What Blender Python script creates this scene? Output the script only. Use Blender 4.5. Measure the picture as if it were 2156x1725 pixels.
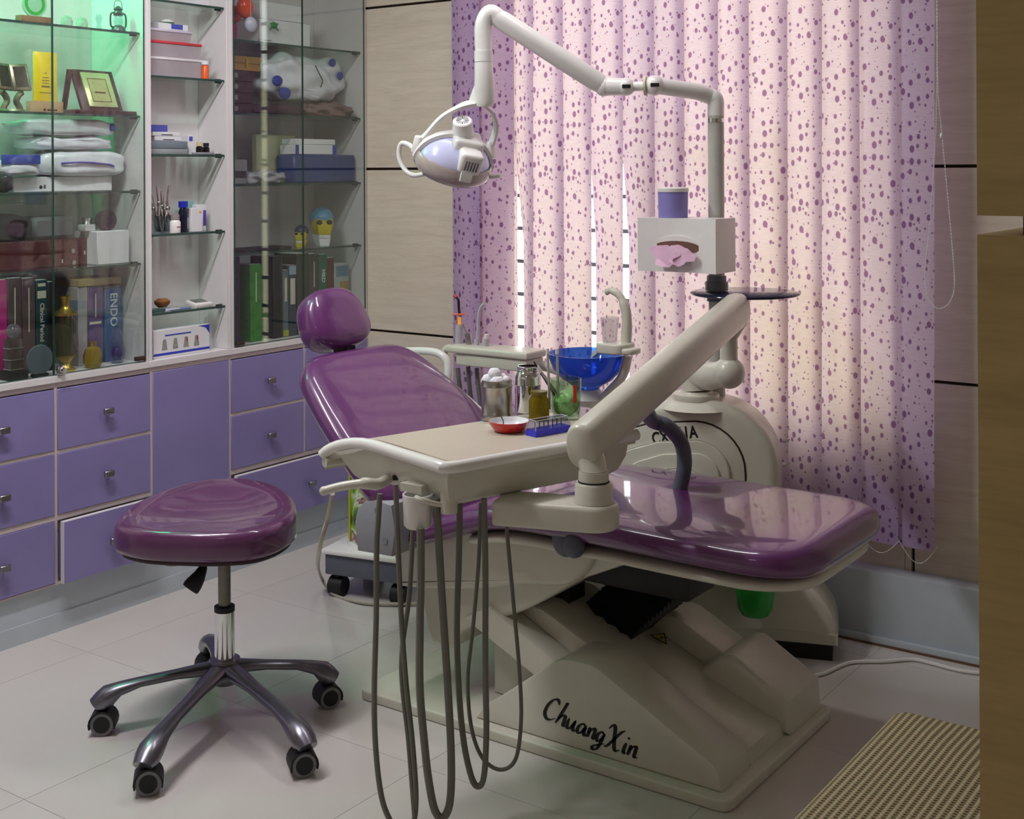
import bpy, bmesh, math, random
from mathutils import Matrix, Vector
random.seed(7)
R = math.radians
for o in list(bpy.data.objects):
    bpy.data.objects.remove(o, do_unlink=True)
SC = bpy.context.scene
COL = SC.collection

# ------------------------------------------------------------------ camera
FPX, EYE, PX0, PY0, ROLL, YAW = 2700.0, 1.45, 1078.0, 354.5, 0.005, R(35.4)
FW = Vector((-math.sin(YAW), math.cos(YAW), 0)); RT = Vector((math.cos(YAW), math.sin(YAW), 0)); UP = Vector((0, 0, 1))
R2 = RT * math.cos(ROLL) - UP * math.sin(ROLL); U2 = UP * math.cos(ROLL) + RT * math.sin(ROLL)
CAM = Vector((0, 0, EYE))
cd = bpy.data.cameras.new('camera'); cam = bpy.data.objects.new('camera', cd); COL.objects.link(cam)
cd.sensor_width = 36; cd.sensor_fit = 'HORIZONTAL'; cd.lens = FPX / 2156 * 36
cd.shift_y = -(862.5 - PY0) / 2156; cd.clip_start = 0.05; cd.clip_end = 200
Mc = Matrix((R2, U2, -FW)).transposed().to_4x4(); Mc.translation = CAM
cam.matrix_world = Mc
SC.camera = cam

# ------------------------------------------------------------------ world, lights, exposure
wd = bpy.data.worlds.new('daylight'); SC.world = wd; wd.use_nodes = True
bg = wd.node_tree.nodes['Background']; bg.inputs[0].default_value = (1.0, 0.98, 0.95, 1); bg.inputs[1].default_value = 4.4
SC.view_settings.view_transform = 'Standard'; SC.view_settings.look = 'None'
SC.view_settings.gamma = 1; SC.view_settings.use_curve_mapping = False
SC.view_settings.exposure = 0.0
def area(name, loc, rot, sx, sy, power, col):
    l = bpy.data.lights.new(name, 'AREA'); l.shape = 'RECTANGLE'; l.size = sx; l.size_y = sy; l.energy = power; l.color = col
    o = bpy.data.objects.new(name, l); COL.objects.link(o); o.location = loc; o.rotation_euler = rot
    return o
area('ceiling_panel_lamp', (-2.75, 1.75, 2.645), (0, 0, 0), 0.12, 1.1, 36, (0.98, 0.96, 1.0))
area('ceiling_panel_lamp', (-2.15, 3.05, 2.645), (0, 0, 0), 1.1, 0.12, 8, (0.98, 0.96, 1.0))

area('added_corridor_fill', (-1.0, -0.3, 2.645), (0, 0, 0), 0.6, 0.12, 1.8, (1.0, 0.93, 0.86))  # unseen fill lamp added to brighten the near face of the partition

def ray(px, py): return FW + R2 * ((px - PX0) / FPX) - U2 * ((py - PY0) / FPX)
def at_z(px, py, z): d = ray(px, py); return CAM + d * ((z - EYE) / d.z)
def at_x(px, py, x): d = ray(px, py); return CAM + d * (x / d.x)
def at_y(px, py, y): d = ray(px, py); return CAM + d * (y / d.y)
def at_plane(px, py, o, n): d = ray(px, py); return CAM + d * ((o - CAM).dot(n) / d.dot(n))

# ------------------------------------------------------------------ materials
def lin(c):
    return tuple((v / 255 / 12.92) if v / 255 <= 0.04045 else ((v / 255 + 0.055) / 1.055) ** 2.4 for v in c) + (1,)
MATS = {}
def mat(name, col, rough=0.5, metal=0.0, coat=0.0, coat_rough=0.05, var=0.06, bump=0.0, scale=30.0, trans=0.0, ior=1.45, emis=None, estr=0.0, stretch=(1, 1, 1), spec=0.5, sheen=0.0, sss=0.0):
    if name in MATS: return MATS[name]
    m = bpy.data.materials.new(name); m.use_nodes = True; nt = m.node_tree; N = nt.nodes; L = nt.links
    b = N['Principled BSDF']
    b.inputs['Roughness'].default_value = rough; b.inputs['Metallic'].default_value = metal
    b.inputs['Coat Weight'].default_value = coat; b.inputs['Coat Roughness'].default_value = coat_rough
    b.inputs['Transmission Weight'].default_value = trans; b.inputs['IOR'].default_value = ior
    b.inputs['Specular IOR Level'].default_value = spec; b.inputs['Sheen Weight'].default_value = sheen
    if emis: b.inputs['Emission Color'].default_value = lin(emis); b.inputs['Emission Strength'].default_value = estr
    tc = N.new('ShaderNodeTexCoord'); mp = N.new('ShaderNodeMapping'); mp.inputs['Scale'].default_value = stretch
    L.new(tc.outputs['Object'], mp.inputs['Vector'])
    nz = N.new('ShaderNodeTexNoise'); nz.inputs['Scale'].default_value = scale; nz.inputs['Detail'].default_value = 4
    L.new(mp.outputs[0], nz.inputs['Vector'])
    c = lin(col)
    rp = N.new('ShaderNodeValToRGB'); e = rp.color_ramp.elements
    e[0].position = 0.3; e[1].position = 0.7
    e[0].color = tuple(v * (1 - var) for v in c[:3]) + (1,); e[1].color = tuple(min(1, v * (1 + var)) for v in c[:3]) + (1,)
    L.new(nz.outputs['Fac'], rp.inputs[0]); L.new(rp.outputs[0], b.inputs['Base Color'])
    if bump:
        bp = N.new('ShaderNodeBump'); bp.inputs['Strength'].default_value = bump; bp.inputs['Distance'].default_value = 0.01
        L.new(nz.outputs['Fac'], bp.inputs['Height']); L.new(bp.outputs[0], b.inputs['Normal'])
        if coat: L.new(bp.outputs[0], b.inputs['Coat Normal'])
    MATS[name] = m; return m
def thin_glass(name, tint=(235, 245, 240), refl=1.0, rough=0.0):
    if name in MATS: return MATS[name]
    m = bpy.data.materials.new(name); m.use_nodes = True; nt = m.node_tree; N = nt.nodes; L = nt.links
    N.remove(N['Principled BSDF']); out = N['Material Output']
    tr = N.new('ShaderNodeBsdfTransparent'); tr.inputs[0].default_value = lin(tint)
    gl = N.new('ShaderNodeBsdfGlossy'); gl.inputs['Roughness'].default_value = rough; gl.inputs[0].default_value = (refl, refl, refl, 1)
    fr = N.new('ShaderNodeFresnel'); ge = N.new('ShaderNodeNewGeometry'); mr = N.new('ShaderNodeMapRange')
    mr.inputs['To Min'].default_value = 1.5; mr.inputs['To Max'].default_value = 1 / 1.5   # same air-side reflectance on both faces
    L.new(ge.outputs['Backfacing'], mr.inputs['Value']); L.new(mr.outputs[0], fr.inputs['IOR'])
    mx = N.new('ShaderNodeMixShader'); L.new(fr.outputs[0], mx.inputs[0]); L.new(tr.outputs[0], mx.inputs[1]); L.new(gl.outputs[0], mx.inputs[2])
    L.new(mx.outputs[0], out.inputs[0]); MATS[name] = m; return m
def wood(name, c0, c1, scale=6.0, stretch=(0.35, 1, 6), rough=0.45, fine=0.12):
    if name in MATS: return MATS[name]
    m = bpy.data.materials.new(name); m.use_nodes = True; nt = m.node_tree; N = nt.nodes; L = nt.links; b = N['Principled BSDF']
    b.inputs['Roughness'].default_value = rough
    tc = N.new('ShaderNodeTexCoord'); mp = N.new('ShaderNodeMapping'); mp.inputs['Scale'].default_value = stretch
    L.new(tc.outputs['Object'], mp.inputs['Vector'])
    nz = N.new('ShaderNodeTexNoise'); nz.inputs['Scale'].default_value = scale; nz.inputs['Detail'].default_value = 6; nz.inputs['Distortion'].default_value = 1.2
    L.new(mp.outputs[0], nz.inputs['Vector'])
    n2 = N.new('ShaderNodeTexNoise'); n2.inputs['Scale'].default_value = scale * 9; n2.inputs['Detail'].default_value = 3
    L.new(mp.outputs[0], n2.inputs['Vector'])
    ad = N.new('ShaderNodeMixRGB'); ad.inputs[0].default_value = fine * 3; L.new(nz.outputs['Fac'], ad.inputs[1]); L.new(n2.outputs['Fac'], ad.inputs[2])
    rp = N.new('ShaderNodeValToRGB'); e = rp.color_ramp.elements; e[0].position = 0.32; e[1].position = 0.66; e[0].color = lin(c0); e[1].color = lin(c1)
    L.new(ad.outputs[0], rp.inputs[0]); L.new(rp.outputs[0], b.inputs['Base Color'])
    MATS[name] = m; return m

BEIGE = mat('beige_plastic', (208, 205, 190), 0.32, coat=0.25, coat_rough=0.15, var=0.02)
WHITEP = mat('white_plastic', (232, 230, 226), 0.3, coat=0.3, coat_rough=0.1, var=0.02)
GREYP = mat('grey_plastic', (150, 150, 158), 0.4, var=0.03)
DGREY = mat('slate_plastic', (92, 95, 108), 0.45, var=0.05)
BLACK = mat('black_rubber', (24, 24, 26), 0.55, var=0.1)
DARKM = mat('dark_steel', (48, 46, 44), 0.5, metal=0.3, var=0.1)
CHROME = mat('chrome', (225, 225, 228), 0.08, metal=1.0, var=0.02)
STEEL = mat('brushed_steel', (178, 176, 172), 0.28, metal=1.0, var=0.06)
CASTAL = mat('cast_aluminium', (120, 118, 128), 0.3, metal=0.85, coat=0.3, var=0.05)
VINYL = mat('purple_vinyl_in_plastic_film', (96, 42, 100), 0.35, coat=1.0, coat_rough=0.05, var=0.05, bump=0.025, scale=9)
HOSE = mat('grey_hose', (112, 112, 102), 0.5, var=0.05)
INK = mat('black_ink', (20, 20, 22), 0.6, var=0.05)
WHITE = mat('white_laminate', (226, 222, 222), 0.4, var=0.015)
GLASS = thin_glass('clear_glass', (246, 250, 248))
GEDGE = mat('glass_shelf_edge', (38, 70, 60), 0.15, var=0.05)
PAPER = mat('white_card', (225, 225, 228), 0.7, var=0.02)

# ------------------------------------------------------------------ mesh helpers
def B(): return bmesh.new()
def box(bm, x0, x1, y0, y1, z0, z1, M=None, bev=0, seg=2):
    r = bmesh.ops.create_cube(bm, size=1)
    v = r['verts']
    bmesh.ops.scale(bm, vec=(abs(x1 - x0), abs(y1 - y0), abs(z1 - z0)), verts=v)
    bmesh.ops.translate(bm, vec=((x0 + x1) / 2, (y0 + y1) / 2, (z0 + z1) / 2), verts=v)
    if bev:
        ed = list({e for q in v for e in q.link_edges})
        r2 = bmesh.ops.bevel(bm, geom=ed, offset=bev, segments=seg, affect='EDGES', profile=0.5)
        v = list({q for f in r2['faces'] for q in f.verts} | {q for q in v if q.is_valid})
    if M is not None: bmesh.ops.transform(bm, matrix=M, verts=[q for q in v if q.is_valid])
    return bm
def ring_faces(bm, a, b):
    n = len(a)
    for i in range(n):
        j = (i + 1) % n
        try: bm.faces.new((a[i], a[j], b[j], b[i]))
        except ValueError: pass
def loft(bm, rings, caps=True):
    vs = [[bm.verts.new(p) for p in r] for r in rings]
    for a, b in zip(vs, vs[1:]): ring_faces(bm, a, b)
    if caps:
        for r in (vs[0], vs[-1]):
            try: bm.faces.new(r)
            except ValueError: pass
    bmesh.ops.recalc_face_normals(bm, faces=bm.faces)
    return bm
def prism(bm, pts, axis, a0, a1, bev=0, seg=2):
    def P(p, a): return {'y': (p[0], a, p[1]), 'x': (a, p[0], p[1]), 'z': (p[0], p[1], a)}[axis]
    n0 = set(bm.verts)
    a = [bm.verts.new(P(p, a0)) for p in pts]; b = [bm.verts.new(P(p, a1)) for p in pts]
    ring_faces(bm, a, b); f0 = bm.faces.new(a); f1 = bm.faces.new(b)
    bmesh.ops.recalc_face_normals(bm, faces=bm.faces)
    if bev:
        ed = [e for f in (f0, f1) for e in f.edges]
        bmesh.ops.bevel(bm, geom=list(set(ed)), offset=bev, segments=seg, affect='EDGES', profile=0.5)
    return bm
def lathe(bm, prof, seg=24, M=None, sx=1, sy=1):
    M = M or Matrix(); prev = None
    for r, z in prof:
        if r < 1e-5: cur = [bm.verts.new(M @ Vector((0, 0, z)))]
        else: cur = [bm.verts.new(M @ Vector((r * sx * math.cos(2 * math.pi * i / seg), r * sy * math.sin(2 * math.pi * i / seg), z))) for i in range(seg)]
        if prev:
            if len(prev) == 1 and len(cur) > 1:
                for i in range(seg): bm.faces.new((prev[0], cur[i], cur[(i + 1) % seg]))
            elif len(cur) == 1 and len(prev) > 1:
                for i in range(seg): bm.faces.new((prev[i], prev[(i + 1) % seg], cur[0]))
            elif len(cur) > 1: ring_faces(bm, prev, cur)
        prev = cur
    bmesh.ops.recalc_face_normals(bm, faces=bm.faces)
    return bm
def cyl(bm, p, q, r0, r1=None, seg=16): return tube(bm, [p, q], [r0, r0 if r1 is None else r1], seg)
def tube(bm, pts, r, seg=10, caps=True):
    pts = [Vector(p) for p in pts]; n = len(pts)
    rs = r if isinstance(r, (list, tuple)) else [r] * n
    t0 = (pts[1] - pts[0]).normalized(); ref = Vector((0, 0, 1)) if abs(t0.z) < 0.9 else Vector((1, 0, 0))
    nrm = t0.cross(ref).normalized(); rings = []
    for i in range(n):
        t = (pts[min(i + 1, n - 1)] - pts[max(i - 1, 0)])
        t = t.normalized() if t.length > 1e-9 else t0
        nrm = (nrm - t * nrm.dot(t)).normalized(); bn = t.cross(nrm)
        rings.append([pts[i] + (nrm * math.cos(2 * math.pi * k / seg) + bn * math.sin(2 * math.pi * k / seg)) * rs[i] for k in range(seg)])
    return loft(bm, rings, caps)
def spline(pts, n=8):
    pts = [Vector(p) for p in pts]; out = []
    for i in range(len(pts) - 1):
        p0 = pts[max(i - 1, 0)]; p1 = pts[i]; p2 = pts[i + 1]; p3 = pts[min(i + 2, len(pts) - 1)]
        for k in range(n):
            t = k / n
            out.append(0.5 * ((2 * p1) + (p2 - p0) * t + (2 * p0 - 5 * p1 + 4 * p2 - p3) * t * t + (3 * p1 - p0 - 3 * p2 + p3) * t ** 3))
    out.append(pts[-1]); return out
def ball(bm, c, r, s=(1, 1, 1), u=16, v=10, M=None):
    m = Matrix.Translation(Vector(c)) @ (M or Matrix()) @ Matrix.Diagonal((s[0], s[1], s[2], 1))
    bmesh.ops.create_uvsphere(bm, u_segments=u, v_segments=v, radius=r, matrix=m); return bm
def slab(bm, outline, z0, z1, rad=0.01, seg=4, dome=0.0):
    """solid plate with a rounded rim from a closed plan outline"""
    n = len(outline); c = Vector((sum(p[0] for p in outline) / n, sum(p[1] for p in outline) / n))
    pts = [Vector((p[0], p[1])) for p in outline]
    def inset(d):
        o = []
        for i in range(n):
            a = (pts[i] - pts[i - 1]).normalized(); b = (pts[(i + 1) % n] - pts[i]).normalized()
            t = (a + b).normalized() if (a + b).length > 1e-6 else a
            nn = Vector((-t.y, t.x))
            if nn.dot(c - pts[i]) < 0: nn = -nn
            o.append(pts[i] + nn * d)
        return o
    rings = []
    for k in range(seg + 1):
        a = math.pi / 2 * k / seg; p = inset(rad * (1 - math.sin(a))); rings.append([(q.x, q.y, z0 + rad * (1 - math.cos(a))) for q in p])
    for k in range(seg + 1):
        a = math.pi / 2 * k / seg; p = inset(rad * (1 - math.cos(a))); rings.append([(q.x, q.y, z1 - rad * (1 - math.sin(a))) for q in p])
    if dome:
        base = inset(rad)
        for f in (0.7, 0.35): rings.append([(c.x + (q.x - c.x) * f, c.y + (q.y - c.y) * f, z1 + dome * (1 - f * f)) for q in base])
    return loft(bm, rings)
def rrect(x0, x1, y0, y1, r, n=5):
    o = []
    for cx, cy, a0 in ((x1 - r, y1 - r, 0), (x0 + r, y1 - r, 90), (x0 + r, y0 + r, 180), (x1 - r, y0 + r, 270)):
        for k in range(n + 1):
            a = R(a0 + 90 * k / n); o.append((cx + r * math.cos(a), cy + r * math.sin(a)))
    return o
def text_bm(s, size, thick=0.0004, bold=0.0, shear=0.0, M=None, squeeze=1.0):
    c = bpy.data.curves.new('lettering', 'FONT'); c.body = s; c.size = size; c.extrude = thick; c.offset = bold; c.shear = shear; c.align_x = 'CENTER'; c.align_y = 'CENTER'; c.resolution_u = 3
    o = bpy.data.objects.new('lettering', c); COL.objects.link(o)
    bpy.context.view_layer.update()
    me = bpy.data.meshes.new_from_object(o.evaluated_get(bpy.context.evaluated_depsgraph_get()))
    bpy.data.objects.remove(o, do_unlink=True); bpy.data.curves.remove(c)
    bm = B(); bm.from_mesh(me); bpy.data.meshes.remove(me)
    bm.transform((M or Matrix()) @ Matrix.Diagonal((squeeze, 1, 1, 1))); return bm
def frame(o, x, y):
    """matrix with local x and y axes given (z = x cross y), origin o"""
    x = Vector(x).normalized(); y = Vector(y); z = x.cross(y).normalized(); y = z.cross(x)
    M = Matrix((x, y, z)).transposed().to_4x4(); M.translation = Vector(o); return M

# ------------------------------------------------------------------ object helpers
def link(name, me, m, parent=None):
    o = bpy.data.objects.new(name, me); COL.objects.link(o)
    if m is not None and not me.materials: me.materials.append(m)
    if parent is not None: o.parent = parent
    return o
def mesh(name, bm, angle=40):
    me = bpy.data.meshes.new(name); bm.to_mesh(me); bm.free()
    me.polygons.foreach_set('use_smooth', [True] * len(me.polygons)); me.set_sharp_from_angle(angle=R(angle)); return me
def tag(o, label=None, cat=None, group=None, kind=None):
    if label: o['label'] = label
    if cat: o['category'] = cat
    if group: o['group'] = group
    if kind: o['kind'] = kind
    return o
class Thing:
    """an Empty at the base of a thing; parts are given in world coordinates unless local=True"""
    def __init__(s, name, label, cat, loc=(0, 0, 0), rz=0.0, group=None, kind=None):
        s.o = bpy.data.objects.new(name, None); s.o.empty_display_size = 0.05; COL.objects.link(s.o)
        s.M = Matrix.Translation(Vector(loc)) @ Matrix.Rotation(rz, 4, 'Z'); s.I = s.M.inverted()
        s.o.matrix_world = s.M; tag(s.o, label, cat, group, kind)
    def part(s, name, bm, m, local=False, parent=None, angle=40, label=None, mods=None):
        if not local: bm.transform(s.I)
        o = link(name, mesh(name, bm, angle), m, parent or s.o)
        if label: o['label'] = label
        return o
def single(name, bm, m, label, cat, group=None, kind=None, angle=40, base=None):
    """a thing of one mesh, built in world coordinates, origin moved to its base"""
    if base is None:
        xs = [v.co for v in bm.verts]
        base = Vector((sum(v.x for v in xs) / len(xs), sum(v.y for v in xs) / len(xs), min(v.z for v in xs)))
    bm.transform(Matrix.Translation(-Vector(base)))
    o = link(name, mesh(name, bm, angle), m); o.location = base
    return tag(o, label, cat, group, kind)
def struct(name, bm, m, angle=30):
    o = link(name, mesh(name, bm, angle), m); o['kind'] = 'structure'; return o

# ================================================================== THE ROOM
XL, XR, YB, YF, ZC = -3.80, 0.95, 3.90, -1.2, 2.70
GROUT = mat('grout', (150, 143, 138), 0.8)
TILE = mat('polished_tile', (205, 199, 194), 0.22, coat=0.3, coat_rough=0.12, var=0.035, scale=2.2)
OAK = wood('washed_oak_laminate', (204, 193, 172), (221, 211, 192), 5.0, (0.5, 1, 5))
OAKD = wood('oak_laminate_partition', (172, 150, 96), (196, 172, 116), 5.0, (0.5, 1, 5))
PLINTHM = mat('pale_blue_grey_laminate', (190, 200, 206), 0.35, var=0.04, scale=8)
DARKGAP = mat('dark_groove', (46, 38, 30), 0.8)
PAINT = mat('painted_plaster', (214, 208, 200), 0.8, var=0.02)

bm = B(); box(bm, XL - 0.1, XR + 0.1, YF - 0.1, YB + 0.15, -0.12, -0.003)
floor = struct('floor', bm, GROUT)
TS = 0.648; bm = B(); box(bm, 0.0006, TS - 0.0006, 0.0006, TS - 0.0006, -0.012, 0.0)
tile_me = mesh('tile', bm); tile_me.materials.append(TILE)
for i in range(-1, 7):
    for j in range(-5, 3):
        x, y = -3.283 + i * TS, 2.402 + j * TS
        if x > XR or y > YB or y < YF - 0.4: continue
        o = link('tile', tile_me, None, floor); o.location = (x, y, 0)
bm = B(); box(bm, XL - 0.1, XR + 0.1, YF - 0.1, YB + 0.15, ZC, ZC + 0.1); struct('ceiling', bm, PAINT)
bm = B(); box(bm, XL - 0.1, XL, YF - 0.1, YB, 0, ZC); struct('wall_left', bm, PAINT)
bm = B(); box(bm, XR, XR + 0.1, YF - 0.1, YB, 0, ZC); struct('wall_right', bm, PAINT)
bm = B(); box(bm, XL, XR, YF - 0.1, YF, 0, ZC); struct('wall_rear', bm, PAINT)

# window wall clad in washed-oak panels with dark shadow grooves
WX0, WX1, WZ0, WZ1 = -2.92, -1.30, 0.62, 2.38
bm = B()
box(bm, XL - 0.1, WX0, YB + 0.016, YB + 0.06, 0, ZC); box(bm, WX1, XR + 0.1, YB + 0.016, YB + 0.06, 0, ZC)
box(bm, WX0, WX1, YB + 0.016, YB + 0.06, 0, WZ0); box(bm, WX0, WX1, YB + 0.016, YB + 0.06, WZ1, ZC)
wall_back = struct('wall_back', bm, DARKGAP)
zr = [0.0, 0.147, 0.798, 1.450, 2.102, 2.70]
g = 0.005
def wpanel(x0, x1, z0, z1):
    bm = B(); box(bm, x0, x1, YB, YB + 0.016, z0, z1, bev=0.001, seg=1); link('panel', mesh('panel', bm), OAK, wall_back)
for z0, z1 in zip(zr, zr[1:]):
    a, b = z0 + g, z1 - g
    wpanel(XL, WX0, a, b); wpanel(-1.271, -0.1, a, b); wpanel(-0.09, XR, a, b)
    if b <= WZ0: wpanel(WX0 + 0.001, -1.281, a, b)
    elif a < WZ0:
        wpanel(WX0 + 0.001, WX1 - 0.001, a, WZ0); wpanel(WX1, -1.281, a, b)
    elif a < WZ1 < b:
        wpanel(WX0 + 0.001, WX1 - 0.001, WZ1, b); wpanel(WX1, -1.281, a, b)
    else: wpanel(WX1, -1.281, a, b)

# window with aluminium frame, two panes and a grille of flat bars
ALU = mat('white_aluminium', (215, 215, 212), 0.35, var=0.02)
bm = B()
for a in ((WX0, WX0 + 0.028, WZ0, WZ1), (WX1 - 0.028, WX1, WZ0, WZ1), (WX0, WX1, WZ0, WZ0 + 0.028), (WX0, WX1, WZ1 - 0.028, WZ1)):
    box(bm, a[0], a[1], YB + 0.02, YB + 0.045, a[2], a[3])
win = struct('window_1', bm, ALU)
xm = (WX0 + WX1) / 2
bm = B(); box(bm, xm - 0.025, xm + 0.025, YB + 0.018, YB + 0.047, WZ0 + 0.028, WZ1 - 0.028); link('mullion', mesh('mullion', bm), ALU, win)
for a, b in ((WX0 + 0.028, xm - 0.025), (xm + 0.025, WX1 - 0.028)):
    bm = B(); box(bm, a, b, YB + 0.031, YB + 0.034, WZ0 + 0.028, WZ1 - 0.028); link('pane', mesh('pane', bm), GLASS, win)
GRILLE = mat('green_grey_grille', (96, 104, 92), 0.5)
bm = B(); box(bm, WX0, WX1, YB + 0.049, YB + 0.055, -0.007, 0.007); gm = mesh('grille_bar', bm); gm.materials.append(GRILLE)
for k in range(13):
    o = link('grille_bar', gm, None, win); o.location = (0, 0, 0.73 + k * 0.1235)
bm = B(); box(bm, WX0, WX1, YB - 0.01, YB + 0.02, WZ0 - 0.012, WZ0, bev=0.002); link('sill', mesh('sill', bm), ALU, win)

# skirting ledge along the window wall and its thin foot strip
bm = B(); box(bm, -3.50, XR, 3.822, YB - 0.0005, 0.0, 0.214, bev=0.004); bb = struct('baseboard_back', bm, PLINTHM)
bm = B(); box(bm, -3.50, XR, 3.802, 3.8215, 0.0, 0.022); link('foot_strip', mesh('foot_strip', bm), PLINTHM, bb)
RUST = mat('rusty_strip', (104, 78, 60), 0.8, var=0.25, scale=40)
bm = B(); box(bm, -1.50, XR, 3.796, 3.8015, 0.0, 0.006); link('rust_strip', mesh('rust_strip', bm), RUST, bb)

# clad end of the partition beside the doorway (near, on the right edge)
bm = B(); box(bm, -0.247, XR, 1.015, 1.115, 0, ZC); part_w = struct('wall_partition', bm, DARKGAP)
for z0, z1 in ((0.0, 0.74), (0.752, 1.398), (1.4125, 2.055), (2.067, 2.70)):
    bm = B()
    prism(bm, [(-0.2755, 0.995), (XR, 0.995), (XR, 1.0145), (-0.248, 1.0145), (-0.248, 1.1155), (XR, 1.1155), (XR, 1.135), (-0.2755, 1.135)], 'z', z0, z1)
    link('panel', mesh('panel', bm), OAKD, part_w)

# ceiling light fixtures that house the lamps; the corridor one is added for fill
DIFF = mat('lamp_diffuser', (255, 250, 245), 0.4, emis=(255, 248, 244), estr=3.0)
for loc, sx, sy, lab in (((-2.75, 1.75), 0.16, 1.2, 'slim linear ceiling light over the stool'), ((-2.15, 3.05), 1.2, 0.16, 'slim linear ceiling light in front of the window wall'), ((-1.0, -0.3), 0.7, 0.16, 'short unseen fill light added in the corridor behind the partition')):
    t = Thing('ceiling_light', lab, 'ceiling light', (loc[0], loc[1], 2.66), group='slim linear ceiling lights')
    bm = B(); box(bm, -sx / 2, sx / 2, -sy / 2, sy / 2, 0.012, 0.04, bev=0.004); t.part('housing', bm, WHITEP, local=True)
    bm = B(); box(bm, -sx / 2 + 0.015, sx / 2 - 0.015, -sy / 2 + 0.015, sy / 2 - 0.015, -0.004, 0.012, bev=0.003); t.part('diffuser', bm, DIFF, local=True)

# ================================================================== VERTICAL BLIND
def blind_mat():
    m = bpy.data.materials.new('spotted_blind_fabric'); m.use_nodes = True; nt = m.node_tree; N = nt.nodes; L = nt.links
    N.remove(N['Principled BSDF']); out = N['Material Output']
    uv = N.new('ShaderNodeUVMap')
    def spots(scale, off, thr0, thr1, ex):
        mp = N.new('ShaderNodeMapping'); mp.inputs['Scale'].default_value = (scale * ex, scale, 1); mp.inputs['Location'].default_value = off
        L.new(uv.outputs[0], mp.inputs[0])
        vo = N.new('ShaderNodeTexVoronoi'); vo.voronoi_dimensions = '2D'; vo.inputs['Scale'].default_value = 1; vo.inputs['Randomness'].default_value = 0.75
        L.new(mp.outputs[0], vo.inputs['Vector'])
        sp = N.new('ShaderNodeSeparateColor'); L.new(vo.outputs['Color'], sp.inputs[0])
        mr = N.new('ShaderNodeMapRange'); mr.inputs['To Min'].default_value = thr0; mr.inputs['To Max'].default_value = thr1; L.new(sp.outputs[0], mr.inputs['Value'])
        df = N.new('ShaderNodeMath'); df.operation = 'SUBTRACT'; L.new(mr.outputs[0], df.inputs[0]); L.new(vo.outputs['Distance'], df.inputs[1])
        st = N.new('ShaderNodeMath'); st.operation = 'MULTIPLY'; st.use_clamp = True; st.inputs[1].default_value = 14; L.new(df.outputs[0], st.inputs[0])
        return st
    a = spots(25, (0, 0, 0), 0.08, 0.32, 1.5); b = spots(41, (0.37, 0.81, 0), -0.14, 0.20, 1.35)
    mx = N.new('ShaderNodeMath'); mx.operation = 'MAXIMUM'; L.new(a.outputs[0], mx.inputs[0]); L.new(b.outputs[0], mx.inputs[1])
    # crepe weave
    mp = N.new('ShaderNodeMapping'); mp.inputs['Scale'].default_value = (30, 260, 1); L.new(uv.outputs[0], mp.inputs[0])
    nz = N.new('ShaderNodeTexNoise'); nz.inputs['Scale'].default_value = 1; nz.inputs['Detail'].default_value = 2; L.new(mp.outputs[0], nz.inputs['Vector'])
    def tone(ground, spot, amt):
        rp = N.new('ShaderNodeValToRGB'); rp.color_ramp.elements[0].color = tuple(v * (1 - amt) for v in lin(ground)[:3]) + (1,); rp.color_ramp.elements[1].color = lin(ground)
        rp.color_ramp.elements[0].position = 0.35; rp.color_ramp.elements[1].position = 0.6
        L.new(nz.outputs['Fac'], rp.inputs[0])
        mc = N.new('ShaderNodeMixRGB'); L.new(mx.outputs[0], mc.inputs[0]); L.new(rp.outputs[0], mc.inputs[1]); mc.inputs[2].default_value = lin(spot); return mc
    c1 = tone((172, 152, 204), (104, 70, 132), 0.06); c2 = tone((246, 217, 200), (172, 126, 146), 0.12)
    d = N.new('ShaderNodeBsdfDiffuse'); t = N.new('ShaderNodeBsdfTranslucent'); L.new(c1.outputs[0], d.inputs[0]); L.new(c2.outputs[0], t.inputs[0])
    ms = N.new('ShaderNodeMixShader'); ms.inputs[0].default_value = 0.36; L.new(d.outputs[0], ms.inputs[1]); L.new(t.outputs[0], ms.inputs[2])
    L.new(ms.outputs[0], out.inputs[0]); return m
BLIND = blind_mat()
vb = Thing('vertical_blind', 'lilac spotted vertical blind of fabric slats covering the window', 'blind', (-2.06, 3.80, 0.32))
ex = [960, 1011, 1085.5, 1127, 1188, 1248, 1316, 1380, 1444, 1516, 1579, 1661, 1735, 1811, 1892, 1972]
ex = [at_y(e, 0, 3.79).x for e in ex]; STACK = []
for xa_, xb_, y_ in ((ex[0] - 0.012, ex[1] + 0.012, 3.822), (ex[1] - 0.01, ex[2] - 0.012, 3.826)):   # two more slats added behind the first ones to dim their backlight
    stacked = (xa_, xb_, y_); STACK.append(stacked)
gap = {2: 0.043, 5: 0.026, 6: 0.029}
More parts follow.
